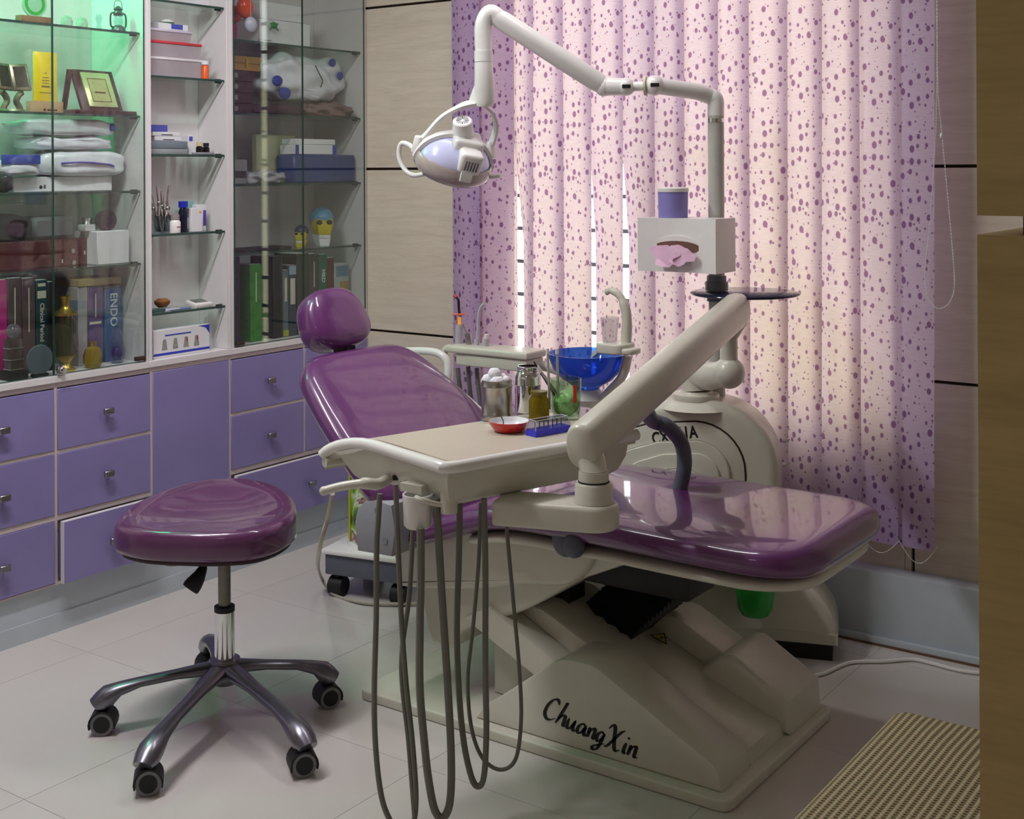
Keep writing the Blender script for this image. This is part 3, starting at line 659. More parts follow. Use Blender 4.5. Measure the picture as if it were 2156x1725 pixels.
for s_, a, z, rot in (('CX-', 1394, 922, 0.20), ('11A', 1447, 912, 0.12)):
    M = frame(at_plane(a, z, U(0, 0, -0.0404), e2), -e1 + Vector((0, 0, rot)), Vector((0, 0, 1)) + e1 * rot)
    un.part('model_lettering', text_bm(s_, 0.050, 0.0004, 0.0012, 0.0, M, 0.72), INK, parent=fp)
for z in (0.625, 0.555):
    bm = B(); p = U(0.1605, z, 0.075); q = p - e1 * 0.012; cyl(bm, p, q, 0.006, seg=10); tube(bm, [q, q - e1 * 0.012 + Vector((0, -0.004, 0.006))], 0.0022, 6); un.part('toggle_switch', bm, CHROME)
bm = B(); lathe(bm, [(0, 0.145), (0.040, 0.145), (0.052, 0.165), (0.057, 0.21), (0.058, 0.29), (0.0, 0.29)], 20, Matrix.Translation(U(0.232, 0, -0.066))); un.part('filter_jar', bm, mat('green_translucent_plastic', (44, 176, 62), 0.15, trans=0.15, coat=0.4, ior=1.3))
bm = B(); lathe(bm, [(0, 0.291), (0.062, 0.291), (0.062, 0.306), (0, 0.306)], 20, Matrix.Translation(U(0.232, 0, -0.066))); box(bm, 0.225, 0.245, 0.293, 0.304, -0.06, 0.0, M=MU); un.part('jar_cap', bm, BEIGE)
bm = B(); lathe(bm, [(0, 0.745), (0.068, 0.745), (0.072, 0.752), (0.070, 0.764), (0.052, 0.768), (0.050, 0.772), (0, 0.772)], 28, Matrix.Translation(U(0.415, 0, 0.045)))
lathe(bm, [(0, 0.724), (0.125, 0.724), (0.105, 0.738), (0.085, 0.7455), (0, 0.7455)], 28, Matrix.Translation(U(0.415, 0, 0.055)))
un.part('turret_flange', bm, BEIGE)
tb = U(0.415, 0.772, 0.045); bp_ = at_y(1535, 785, 3.44)
bm = B(); tube(bm, spline([tb, tb + Vector((0, 0, 0.05)), tb.lerp(bp_, 0.45) + Vector((0, 0, 0.02)), bp_], 6), [0.044] * 7 + [0.043] * 6 + [0.04] * 6, 18); un.part('turret', bm, BEIGE)
bm = B(); ball(bm, bp_, 0.047, u=24, v=16); un.part('elbow_ball', bm, BEIGE)

# ---- instrument tray on its sprung arm
tr = Thing('instrument_tray', 'cream instrument delivery tray on a thick sprung arm over the chair', 'instrument tray', at_z(1000, 980, 0.70))
TZ = 0.83
TN = at_z(940, 977, TZ); tv = Vector((0.292, 0.956, 0)); tw = Vector((-0.956, 0.292, 0))
def T(w, v, z): return TN + tw * w + tv * v + Vector((0, 0, z - TZ))
WF, WT, LT = 0.29, 0.425, 0.545
def drop(w): return 0.0 if w <= WF else 0.052 * (1 - math.sqrt(max(0, 1 - ((w - WF) / (WT - WF)) ** 2)))
def near(w): return 0.0 if w <= WF - 0.04 else -0.055 * ((w - WF + 0.04) / (WT - WF + 0.04)) ** 2
ws = [0.0, 0.05, 0.12, 0.20, 0.26, 0.29, 0.315, 0.34, 0.365, 0.385, 0.40, 0.412, 0.421, 0.425]
def tray_shell(bm, ws, v0, v1, ztop, zbot, follow=True):
    rings = []
    for f in (0, 0.5, 1):
        vv = lambda w: (v0 + near(w)) * (1 - f) + v1 * f
        rings.append([T(w, vv(w), ztop - drop(w)) for w in ws] + [T(w, vv(w), zbot - (drop(w) if follow else drop(w) * 0.25)) for w in reversed(ws)])
    return loft(bm, rings)
bm = B(); tray_shell(bm, ws, 0.004, LT - 0.004, TZ - 0.004, TZ - 0.030); rim = tr.part('tray_top', bm, BEIGE)
bm = B(); tube(bm, [T(0.0, LT, TZ - 0.010), T(0, LT * 0.5, TZ - 0.010), T(0.0, 0.03, TZ - 0.010), T(0.004, 0.010, TZ - 0.010)] + [T(w + 0.012, near(w), TZ - 0.010 - drop(w)) for w in ws[:-1]], 0.0135, 12); tr.part('rim', bm, WHITEP, parent=rim)
bm = B(); tube(bm, [T(WT - 0.004, near(WT), TZ - 0.012 - drop(WT)), T(WT - 0.004, LT * 0.5, TZ - 0.012 - drop(WT)), T(WT - 0.004, LT, TZ - 0.012 - drop(WT))], 0.012, 10); tr.part('rim', bm, BEIGE, parent=rim)
wb = [0.018, 0.03, 0.10, 0.20, 0.30, 0.36, 0.395, 0.405]
rings = []
for f, z, ins in ((0, -0.026, 0.0), (1, -0.060, 0.004), (1, -0.094, 0.018), (1, -0.104, 0.030)):
    lw = [wb[0] + ins, 0.06, 0.12, 0.20, 0.28, 0.34, 0.38, 0.40 - ins]
    rings.append([T(w, 0.014 + ins + near(w), TZ + z - (drop(w) if z > -0.05 else 0)) for w in lw] + [T(w, LT - 0.01 - ins, TZ + z - (drop(w) if z > -0.05 else 0)) for w in reversed(lw)])
bm = B(); loft(bm, rings); tr.part('tray_body', bm, BEIGE)
MAT_ = mat('ribbed_mat', (200, 190, 172), 0.35, var=0.05, scale=220, bump=0.12)
bm = B(); tray_shell(bm, [0.02, 0.1, 0.2, 0.29, 0.315, 0.34, 0.36], 0.024, LT - 0.01, TZ - 0.0018, TZ - 0.0038); tr.part('tray_mat', bm, MAT_)
# black toggles and white button below the lip
for x, y, kind in ((842, 1003, 0), (868, 1008, 0), (886, 1016, 1), (906, 1016, 0)):
    p = at_z(x, y, TZ - 0.075); q = p + Vector((-0.02, -0.32, -0.08)) * 0.0
    p = p + (Vector((0, 0, 0)) )
    dirv = Vector((0.2, -1, -0.15)).normalized()
    bm = B()
    if kind: cyl(bm, p - dirv * 0.02, p + dirv * 0.012, 0.0095, seg=12)
    else: tube(bm, [p - dirv * 0.02, p + dirv * 0.006, p + dirv * 0.016 + Vector((-0.012, 0, 0.0))], [0.009, 0.008, 0.006], 8)
    tr.part('control_button' if kind else 'control_knob', bm, WHITEP if kind else BLACK)
# tray handle, cup holder, bracket
def dp(px, py, D):   # point at camera depth D, for things that hang side by side below the tray
    d = ray(px, py); return CAM + d * (D / d.dot(FW))
bm = B(); tube(bm, spline([dp(682, 1034, 2.86), dp(720, 1024, 2.86), dp(765, 1018, 2.86), dp(795, 1020, 2.88), dp(815, 1010, 2.92)], 5), [0.010] * 10 + [0.013] * 11, 10); ball(bm, dp(682, 1034, 2.86), 0.0105); tr.part('handle', bm, BEIGE)
hcup = dp(880, 1075, 2.78)
bm = B(); lathe(bm, [(0, -0.036), (0.026, -0.036), (0.031, -0.030), (0.034, 0.036), (0.030, 0.036), (0.027, -0.026), (0, -0.026)], 22, Matrix.Translation(hcup)); tr.part('cup_holder', bm, WHITEP)
bm = B(); c0 = dp(945, 1062, 2.76); tube(bm, spline([c0, dp(920, 1062, 2.75), dp(890, 1054, 2.74), dp(875, 1048, 2.75)], 5), 0.006, 8); cyl(bm, c0 + Vector((0, 0, -0.018)), c0 + Vector((0, 0, 0.03)), 0.019, seg=14)
c1 = dp(872, 1030, 2.80); box(bm, -0.03, 0.03, -0.012, 0.012, -0.006, 0.012, M=Matrix.Translation(c1)); tr.part('holder_bracket', bm, BEIGE)
# the flat link and vertical pivot at the lower end of the arm
J = at_z(1250, 1045, 0.74)
l0 = at_z(1050, 1050, 0.72)
d_ = (J - l0); d_.z = 0; d_.normalize(); s_ = Vector((-d_.y, d_.x, 0)); pl = []
for t in range(-90, 91, 15): pl.append(J + d_ * 0.055 * math.cos(R(t)) + s_ * 0.055 * math.sin(R(t)))
lk = [(p.x, p.y) for p in pl] + [((l0 + s_ * 0.05).x, (l0 + s_ * 0.05).y), ((l0 - s_ * 0.05).x, (l0 - s_ * 0.05).y)]
bm = B(); slab(bm, lk, 0.672, 0.728, 0.010, 3); tr.part('link_arm', bm, BEIGE)
bm = B(); tube(bm, spline([at_z(1056, 1037, 0.731), at_z(1085, 1030, 0.731), at_z(1110, 1018, 0.731), at_z(1150, 1008, 0.731), at_z(1185, 1001, 0.731)], 5), 0.0028, 6); tr.part('cable', bm, BLACK)
bm = B(); lathe(bm, [(0, 0.7285), (0.045, 0.7285), (0.044, 0.735), (0.041, 0.741), (0.041, 0.766), (0.037, 0.771), (0, 0.771)], 24, Matrix.Translation((J.x, J.y, 0))); lathe(bm, [(0, 0.774), (0.033, 0.774), (0.033, 0.795), (0, 0.795)], 20, Matrix.Translation((J.x, J.y, 0))); tr.part('pivot', bm, BEIGE)
bm = B(); lathe(bm, [(0, 0.7705), (0.034, 0.7705), (0.034, 0.7745), (0, 0.7745)], 20, Matrix.Translation((J.x, J.y, 0))); tr.part('pivot_gap', bm, BLACK)
La = Vector((J.x, J.y, 0)) ; La = at_plane(1226, 940, La, FW) ; Ua = at_y(1552, 652, 3.42)
ax = (Ua - La).normalized(); bm = B()
def stadium(c, ax, a, b, n=24):
    sd = ax.cross(Vector((0, 0, 1))).normalized(); uu = sd.cross(ax); return [c + sd * (math.copysign(abs(math.cos(2 * math.pi * k / n)) ** 0.8, math.cos(2 * math.pi * k / n)) * a) + uu * (math.copysign(abs(math.sin(2 * math.pi * k / n)) ** 0.8, math.sin(2 * math.pi * k / n)) * b) for k in range(n)]
loft(bm, [stadium(La - ax * 0.012, ax, 0.030, 0.042), stadium(La - ax * 0.006, ax, 0.035, 0.048), stadium(La, ax, 0.037, 0.051), stadium(La.lerp(Ua, 0.5), ax, 0.038, 0.052), stadium(Ua - ax * 0.02, ax, 0.038, 0.052), stadium(Ua + ax * 0.012, ax, 0.035, 0.046), stadium(Ua + ax * 0.026, ax, 0.022, 0.030)]); tr.part('sprung_arm', bm, BEIGE, angle=50)
bm = B(); loft(bm, [[Vector((J.x, J.y, 0)) + Vector((0.030 * math.cos(2 * math.pi * k / 16), 0.030 * math.sin(2 * math.pi * k / 16), 0.796)) for k in range(16)], [La + ax * 0.03 + Vector((0.034 * math.cos(2 * math.pi * k / 16), 0.034 * math.sin(2 * math.pi * k / 16), -0.02)) for k in range(16)]]); tr.part('arm_neck', bm, BEIGE)
bm = B(); tube(bm, [Ua - Vector((0, 0, 0.03)), Vector((bp_.x, bp_.y, Ua.z - 0.085)), bp_ + Vector((0, 0, 0.02))], [0.03, 0.026, 0.026], 16); tr.part('arm_neck', bm, BEIGE)
bm = B(); tube(bm, spline([La.lerp(Ua, 0.30) - Vector((0, 0, 0.02)) + Vector((0.0, 0.02, 0)), at_y(1372, 884, 2.9), at_y(1405, 898, 2.95), at_y(1433, 930, 3.0), at_y(1441, 970, 3.0), at_y(1436, 1010, 3.0), at_y(1422, 1060, 3.0)], 8), 0.020, 12); tr.part('hose_sleeve', bm, DGREY)
# hoses that hang from the tray in loops
def hose(pts, r, D0, D1=None):
    n = len(pts); bm = B(); P = [dp(x, y, D0 + ((D1 or D0) - D0) * i / (n - 1)) for i, (x, y) in enumerate(pts)]
    for p in P: p.z = max(p.z, r + 0.001)
    tube(bm, spline(P, 8), r, 8); tr.part('hose', bm, HOSE)
hose([(800, 1040), (796, 1100), (793, 1150), (792, 1300), (788, 1450), (790, 1560), (800, 1660), (815, 1715), (838, 1745), (868, 1735), (876, 1680), (868, 1560), (855, 1440), (845, 1300), (838, 1150), (833, 1020)], 0.0062, 2.80, 2.78)
hose([(885, 1112), (886, 1200), (884, 1330), (884, 1450), (893, 1560), (902, 1640), (915, 1705), (932, 1722), (947, 1690), (950, 1600), (943, 1450), (930, 1250), (921, 1090), (918, 1050)], 0.0085, 2.74, 2.76)
hose([(870, 1090), (862, 1250), (845, 1400), (860, 1560), (868, 1660), (874, 1735)], 0.0055, 2.84, 2.78)
hose([(968, 1060), (966, 1180), (962, 1320), (966, 1450), (976, 1560), (992, 1635), (1006, 1656), (1019, 1635), (1024, 1540), (1022, 1400), (1022, 1200), (1019, 1050)], 0.0068, 2.80, 2.78)
hose([(1012, 1060), (1008, 1180), (996, 1320), (985, 1430), (992, 1530), (1015, 1595), (1052, 1621), (1085, 1600), (1097, 1520), (1094, 1420), (1082, 1280), (1070, 1150), (1062, 1040)], 0.0045, 2.86, 2.88)
bm = B(); tube(bm, spline([dp(700, 1040, 2.9), dp(690, 1090, 2.95), dp(672, 1160, 3.1), at_z(672, 1205, 0.10), at_z(700, 1250, 0.01), at_z(760, 1268, 0.01), at_z(830, 1272, 0.01), at_z(900, 1270, 0.01)], 8), 0.0055, 8); tr.part('hose', bm, mat('clear_beige_tube', (190, 182, 165), 0.3, trans=0.2))

# ================================================================== OPERATING LAMP ON ITS POLE
lm = Thing('operating_lamp', 'white articulated operating lamp hanging from a pole in front of the blind', 'operating lamp', U(0.36, 0.7, 0.1))
PB = Vector((-1.770, 3.572, 0)); LW = WHITEP
bm = B(); cyl(bm, PB + Vector((0, 0, 0.70)), PB + Vector((0, 0, 1.615)), 0.025, seg=20); pole = lm.part('pole', bm, mat('pale_grey_enamel', (186, 186, 178), 0.35))
bm = B(); cyl(bm, PB + Vector((0, 0, 1.588)), PB + Vector((0, 0, 1.600)), 0.0262, seg=20); lm.part('chrome_ring', bm, CHROME, parent=pole)
YJ = 3.42
j1 = at_y(1378, 180, YJ); j2 = at_y(1318, 183, YJ - 0.03); a0 = at_y(1272, 182, YJ - 0.05); a1 = at_y(1043, 34, 3.16); hd0 = at_y(1012, 52, 3.14)
bm = B(); tube(bm, spline([PB + Vector((0, 0, 1.608)), PB + Vector((0, 0, 1.648)), Vector((PB.x - 0.004, PB.y - 0.003, 1.662)), Vector((PB.x - 0.018, PB.y - 0.013, 1.670)), Vector((PB.x, PB.y, 1.674)).lerp(j1, 0.35), j1], 5), 0.0255, 16); lm.part('upper_tube', bm, LW)
bm = B(); ball(bm, j1, 0.031, (1, 1, 1.0), 20, 12); lm.part('knuckle', bm, LW)
bm = B(); ball(bm, j2, 0.029, (1, 1, 0.95), 20, 12); tube(bm, [j2, a0 + Vector((0.0, 0, 0))], [0.026, 0.029], 16); lm.part('knuckle', bm, LW)
bm = B(); tube(bm, [j1, j2], 0.015, 14); lm.part('knuckle_link', bm, LW)
mid = j1.lerp(j2, 0.45); dj = (j2 - j1).normalized()
bm = B(); tube(bm, [j1 + dj * 0.024, j1 + dj * 0.031], 0.030, 18); lm.part('rubber_ring', bm, mat('cream_rubber', (214, 206, 176), 0.6))
for c in (j1, j2):
    bm = B(); n_ = (CAM - c); n_.z = 0; n_.normalize(); sd = n_.cross(Vector((0, 0, 1)))
    Mx = frame(c + n_ * 0.0285, -sd, (0, 0, 1)); box(bm, -0.012, 0.014, -0.0055, 0.0055, -0.002, 0.0032, M=Mx); lm.part('slot', bm, BLACK)
aa = (a1 - a0).normalized()
bm = B(); tube(bm, [a0 - aa * 0.002, a0 + aa * 0.03, a0.lerp(a1, 0.5), a1 - aa * 0.03, a1 - aa * 0.002], [0.026, 0.0315, 0.0315, 0.0305, 0.027], 20); lm.part('spring_arm', bm, LW)
bm = B(); ball(bm, a0, 0.031, u=20, v=12); lm.part('knuckle', bm, LW)
e_top = a1 + Vector((-0.006, 0, -0.004)); d0 = at_y(1018, 110, 3.14); d1 = at_y(1021, 215, 3.14)
bm = B(); tube(bm, spline([a1 + aa * -0.02, a1 + aa * 0.018, Vector((d0.x, d0.y, a1.z - 0.028)), d0], 7), 0.0265, 16); lm.part('elbow', bm, LW)
bm = B(); tube(bm, [d0 + Vector((0, 0, 0.003)), d0 - Vector((0, 0, 0.03))], 0.0285, 18); tube(bm, [d0 - Vector((0, 0, 0.0315)), d1 + Vector((0, 0, 0.0)), d1 - Vector((0, 0, 0.014))], [0.028, 0.032, 0.024], 18); dn = lm.part('drop_tube', bm, LW)
# head: yoke, reflector dome, spine with lamp housing, handles
hq = at_y(958, 318, 3.12)       # head centre
def hp(px, py, d=0.0):           # point near the head, d metres behind the head centre
    p = at_y(px, py, 3.12 + d); return p
bm = B(); pw = [hp(1008, 215, 0.02), hp(975, 222, -0.03), hp(930, 247, -0.06), hp(893, 287, -0.08), hp(872, 303, -0.09)]
P = spline(pw, 6); rings = []
for i, p in enumerate(P):
    t = (P[min(i + 1, len(P) - 1)] - P[max(i - 1, 0)]).normalized(); nn = (p - hq).normalized(); nn = (nn - t * nn.dot(t)).normalized(); bb_ = t.cross(nn); rings.append([p + nn * a * 0.004 + bb_ * b * 0.014 for a, b in ((-1, -1), (1, -1), (1, 1), (-1, 1))])
loft(bm, rings); yk = lm.part('yoke', bm, LW)
bm = B(); pw = [hp(1012, 218, 0.02), hp(1036, 238, 0.06), hp(1044, 268, 0.09), hp(1035, 303, 0.11)]
P = spline(pw, 6); rings = []
for i, p in enumerate(P):
    t = (P[min(i + 1, len(P) - 1)] - P[max(i - 1, 0)]).normalized(); nn = (p - hq).normalized(); nn = (nn - t * nn.dot(t)).normalized(); bb_ = t.cross(nn); rings.append([p + nn * a * 0.004 + bb_ * b * 0.012 for a, b in ((-1, -1), (1, -1), (1, 1), (-1, 1))])
loft(bm, rings); lm.part('yoke', bm, LW)
bm = B(); prism(bm, [(0, 0), (-0.036, -0.075), (-0.012, -0.082), (0.01, -0.078), (0.01, 0)], 'y', -0.010, 0.010, bev=0.003); bm.transform(Matrix.Translation(d1 + Vector((-0.018, -0.012, 0.066)))); lm.part('yoke_gusset', bm, LW)
# dome: shallow bowl whose mouth points down and forward
hx = (hp(1025, 345, 0.10) - hp(872, 315, -0.09)); hx.normalize()
hz = Vector((0.25, -0.42, 0.87)); hz = (hz - hx * hz.dot(hx)).normalized(); hy_ = hz.cross(hx)
MH = Matrix((hx, hy_, hz)).transposed().to_4x4(); MH.translation = hp(952, 346, 0.0)
GLOWD = mat('milky_reflector', (200, 202, 236), 0.2, coat=0.6, var=0.02)
a_, b_, c_ = 0.118, 0.104, 0.100
def dome(bm, s=1.0, z0=0.0, z1=1.0, n=10, seg=36, cs=1.0): return lathe(bm, [(s * math.cos(R(90 * (z0 + (z1 - z0) * i / n))), s * cs * math.sin(R(90 * (z0 + (z1 - z0) * i / n)))) for i in range(n + 1)], seg, MH @ Matrix.Diagonal((a_, b_, c_, 1)))
bm = B(); dome(bm); lm.part('reflector', bm, GLOWD, angle=80)
bm = B()
lathe(bm, [(0.99, 0.30), (1.035, 0.22), (1.05, 0.02), (1.02, -0.14), (0.90, -0.30), (0.62, -0.40), (0.0, -0.44)], 36, MH @ Matrix.Diagonal((a_, b_, c_, 1))); lm.part('shield', bm, mat('smoked_shield', (178, 166, 160), 0.15, coat=0.8, var=0.02), angle=60)
# bridge bands over the dome
def band(x, sgn, w):
    rings = []
    for i in range(13):
        t = R(2 + 86 * i / 12)
        if x: p = Vector((sgn * math.cos(t) * a_, 0, math.sin(t) * c_)); tn = Vector((-sgn * math.sin(t) * a_, 0, math.cos(t) * c_)).normalized(); sd = Vector((0, 1, 0))
        else: p = Vector((0.02, sgn * math.cos(t) * b_, math.sin(t) * c_)); tn = Vector((0, -sgn * math.sin(t) * b_, math.cos(t) * c_)).normalized(); sd = Vector((1, 0, 0))
        nn = tn.cross(sd); nn = nn if nn.z > 0 or (nn.dot(p) > 0) else -nn
        if nn.dot(p) < 0: nn = -nn
        p = p * 1.0; ww = w * (0.65 + 0.35 * i / 12); rings.append([MH @ (p + sd * a * ww + nn * (0.0005 + b * 0.011)) for a, b in ((-1, 0), (-0.85, 1), (0.85, 1), (1, 0))])
    bm = B(); loft(bm, rings); return bm
lm.part('bridge', band(True, -1, 0.017), LW); lm.part('bridge', band(True, 1, 0.017), LW); lm.part('bridge', band(False, -1, 0.030), LW)
bm = B(); box(bm, -0.030, 0.064, -0.060, 0.030, 0.066, 0.112, M=MH, bev=0.012, seg=3); box(bm, -0.012, 0.060, -0.108, -0.040, 0.024, 0.092, M=MH, bev=0.012, seg=3); hs = lm.part('housing', bm, LW)
cz = Vector((0.30, -0.52, 0.80)); Mv = frame(MH @ Vector((0.004, -0.004, 0.100)), RT, cz.cross(RT))
bm = B(); lathe(bm, [(0, 0), (0.034, 0), (0.031, 0.045), (0.030, 0.058), (0.027, 0.061), (0, 0.061)], 24, Mv); cap = lm.part('vent_cap', bm, LW)
bm = B()
for q in range(4):
    for rr_ in (0.005, 0.010, 0.015):
        cc = Vector((0.022 * math.cos(R(45 + 90 * q)), 0.022 * math.sin(R(45 + 90 * q)), 0.0614))
        pts = [cc + Vector((rr_ * math.cos(R(225 + 90 * q + t)), rr_ * math.sin(R(225 + 90 * q + t)), 0)) for t in range(-60, 61, 15)]
        tube(bm, [Mv @ p for p in pts if Vector((p.x, p.y)).length < 0.026 or True], 0.0009, 4)
lm.part('vent_slots', bm, DGREY, parent=cap)
for kx in range(5):
    bm = B(); box(bm, 0.006 + kx * 0.009, 0.0095 + kx * 0.009, -0.1095, -0.105, 0.040, 0.070, M=MH); lm.part('vent_slot', bm, DGREY, parent=hs)
for (x, y, d, w_) in ((880, 303, -0.09, 0.024), (1035, 315, 0.11, 0.018)):
    c = hp(x, y, d); bm = B(); box(bm, -w_ / 2, w_ / 2, -0.014, 0.014, -0.03, 0.026, M=Matrix.Translation(c) @ Matrix.Rotation(R(20 if x < 950 else -10), 4, 'Y'), bev=0.006); lm.part('yoke_pivot', bm, LW)
bm = B(); tube(bm, spline([hp(878, 322, -0.09), hp(862, 306, -0.09), hp(846, 302, -0.09), hp(840, 318, -0.09), hp(843, 340, -0.09), hp(855, 360, -0.09), hp(872, 369, -0.09), hp(893, 366, -0.09)], 6), [0.008] * 24 + [0.0075] * 19, 10); lm.part('handle', bm, LW)
bm = B(); tube(bm, spline([hp(1012, 350, 0.09), hp(1018, 364, 0.09), hp(1032, 372, 0.09), hp(1054, 369, 0.09)], 6), 0.007, 10); lm.part('handle', bm, LW)

# ================================================================== SPITTOON, TISSUE BOX, DISC, ASSISTANT HOLDER
BY = 3.40
sp = Thing('spittoon', 'blue glass spittoon bowl with a cream goose-neck tap beside the unit', 'spittoon', at_y(1240, 850, BY))
bc = at_y(1238, 818, BY)
BLUEG = mat('blue_glass', (70, 120, 222), 0.06, trans=0.7, coat=0.5, ior=1.2, var=0.03)
prof = [(0, 0.0), (0.035, 0.0), (0.045, 0.010), (0.080, 0.030), (0.110, 0.062), (0.124, 0.100), (0.126, 0.112), (0.122, 0.112), (0.118, 0.098), (0.104, 0.066), (0.075, 0.037), (0.035, 0.016), (0, 0.014)]
bm = B(); lathe(bm, prof, 40, Matrix.Translation(bc)); sp.part('bowl', bm, BLUEG, angle=60)
bm = B(); lathe(bm, [(0, -0.05), (0.05, -0.05), (0.06, -0.03), (0.045, -0.012), (0.038, -0.001), (0, -0.001)], 24, Matrix.Translation(bc)); sp.part('bowl_seat', bm, BEIGE)
pc = at_y(1300, 742, BY - 0.02)
bm = B(); pts = spline([bc + Vector((-0.02, 0, -0.04)), bc + Vector((0.03, 0, -0.045)), at_y(1285, 822, BY), at_y(1312, 790, BY), at_y(1322, 750, BY)], 6); tube(bm, pts, 0.014, 12); sp.part('support_arm', bm, BEIGE)
bm = B(); slab(bm, [(pc.x + a, pc.y + b) for a, b in rrect(-0.058, 0.045, -0.05, 0.05, 0.03)], pc.z - 0.002, pc.z + 0.03, 0.006); slab(bm, [(pc.x + a, pc.y + b) for a, b in rrect(0.02, 0.075, -0.04, 0.03, 0.025)], pc.z, pc.z + 0.018, 0.006)
prism(bm, [(pc.x - 0.055, pc.z + 0.02), (pc.x - 0.055, pc.z), (pc.x - 0.085, pc.z - 0.025), (pc.x - 0.08, pc.z - 0.008)], 'y', pc.y - 0.02, pc.y + 0.02); sp.part('tap_platform', bm, BEIGE)
bm = B(); tube(bm, spline([at_y(1318, 722, BY), at_y(1320, 690, BY), at_y(1318, 655, BY), at_y(1306, 625, BY), at_y(1288, 612, BY), at_y(1276, 616, BY)], 6), [0.0165] * 8 + [0.0155] * 8 + [0.012] * 8 + [0.010] * 7, 14); sp.part('tap', bm, BEIGE)
cupb = at_y(1284, 718, BY - 0.02); cupb.z = pc.z + 0.0305
cu = Thing('drinking_cup', 'clear disposable cup standing on the spittoon tap platform', 'cup', cupb)
bm = B(); lathe(bm, [(0, 0.0), (0.022, 0.0), (0.030, 0.075), (0.0285, 0.075), (0.021, 0.002), (0, 0.002)], 24); cu.part('cup_body', bm, thin_glass('clear_plastic', (240, 240, 242)), local=True)

tx = at_y(1507, 575, 3.41).x; zb_ = at_y(1507, 578, 3.41).z; zt_ = at_y(1507, 462, 3.41).z
tb_ = Thing('tissue_box', 'white tissue box with pink tissue clamped on the lamp pole', 'tissue box', (tx - 0.13, 3.475, zb_))
x0_, x1_ = tx - 0.262, tx
bm = B(); rings = []
def fc(u): return 0.016 * math.sin(math.pi * u)           # hollowed front
us = [i / 10 for i in range(11)]
lowr = [(x0_ + (x1_ - x0_) * u, 3.41 + fc(u)) for u in us] + [(x1_, 3.543), (x0_, 3.543)]
loft(bm, [[(p[0], p[1], zb_) for p in lowr], [(p[0], p[1], zt_) for p in lowr]]); tbx = tb_.part('box', bm, WHITEP)
xm_, zm_ = at_y(1428, 525, 3.43).x, at_y(1428, 524, 3.43).z
ov = [(xm_ + 0.083 * math.cos(2 * math.pi * k / 28), zm_ + 0.040 * math.sin(2 * math.pi * k / 28)) for k in range(28)]
bm = B(); prism(bm, ov, 'y', 3.4215, 3.4275); tb_.part('slot_surround', bm, WHITEP, parent=tbx)
bm = B(); prism(bm, [(xm_ + (a - xm_) * 0.95, zm_ + 0.004 + (b - zm_) * 0.5) for a, b in ov], 'y', 3.4205, 3.4212); tb_.part('slot', bm, mat('box_inside', (110, 80, 66), 0.7), parent=tbx)
PINK = mat('pink_tissue', (242, 200, 226), 0.85, var=0.06, bump=0.3, scale=26)
bm = B()
random.seed(3)
for cxp, wz, hz, ph in ((-0.028, 0.046, 0.034, 0.3), (0.026, 0.042, 0.030, 1.7)):
    rings = []
    for i in range(9):
        f = i / 8; r = []
        for k in range(14):
            a = 2 * math.pi * k / 14; rad = (0.35 + 0.65 * f) * (1 + 0.18 * math.sin(3 * a + ph) + 0.12 * math.sin(5 * a + 2 * ph))
            r.append(Vector((xm_ + cxp + wz * rad * math.cos(a) * (0.6 + 0.4 * f), 3.418 - 0.020 * f + 0.006 * math.sin(4 * a + ph) * f, zm_ - 0.004 - 0.014 * f + hz * rad * math.sin(a))))
        rings.append(r)
    loft(bm, rings)
tb_.part('tissue', bm, PINK)
cd_ = Thing('cup_dispenser', 'lilac cup tube with white lid on top of the tissue box', 'cup dispenser', (at_y(1417, 460, 3.475).x, 3.475, zt_))
bm = B(); lathe(bm, [(0, 0.0005), (0.045, 0.0005), (0.0465, 0.078), (0, 0.078)], 32); cd_.part('tube', bm, mat('lilac_plastic', (140, 132, 196), 0.4, var=0.02), local=True)
bm = B(); lathe(bm, [(0, 0.0785), (0.048, 0.0785), (0.0485, 0.089), (0.044, 0.092), (0, 0.093)], 32); cd_.part('lid', bm, WHITEP, local=True)

dz = at_y(1572, 618, 3.56).z; dcx = at_y(1568, 612, 3.57)
ds = Thing('glass_disc_shelf', 'round smoked glass shelf disc clamped to the lamp pole', 'shelf', (dcx.x, dcx.y, dz))
bm = B(); lathe(bm, [(0, -0.005), (0.160, -0.005), (0.163, -0.003), (0.163, 0.001), (0.160, 0.003), (0, 0.003)], 56); ds.part('disc', bm, mat('smoked_blue_glass', (60, 68, 104), 0.05, trans=0.75, ior=1.1, var=0.02), local=True)
bm = B(); lathe(bm, [(0.1632, -0.0035), (0.1645, -0.0015), (0.1632, 0.0008)], 56); ds.part('edge', bm, mat('dark_glass_edge', (24, 28, 48), 0.15), local=True)
bm = B(); lathe(bm, [(0.0265, 0.0035), (0.035, 0.0035), (0.035, 0.030), (0.0265, 0.030)], 24, Matrix.Translation((PB.x - dcx.x, PB.y - dcx.y, 0))); lathe(bm, [(0.0265, 0.031), (0.030, 0.031), (0.030, 0.048), (0.0265, 0.048)], 24, Matrix.Translation((PB.x - dcx.x, PB.y - dcx.y, 0))); ds.part('clamp', bm, mat('grey_clamp', (128, 132, 132), 0.4), local=True)
bm = B(); lathe(bm, [(0.0265, -0.03), (0.030, -0.03), (0.030, -0.0055), (0.0265, -0.0055)], 24, Matrix.Translation((PB.x - dcx.x, PB.y - dcx.y, 0))); ds.part('lower_collar', bm, DGREY, local=True)

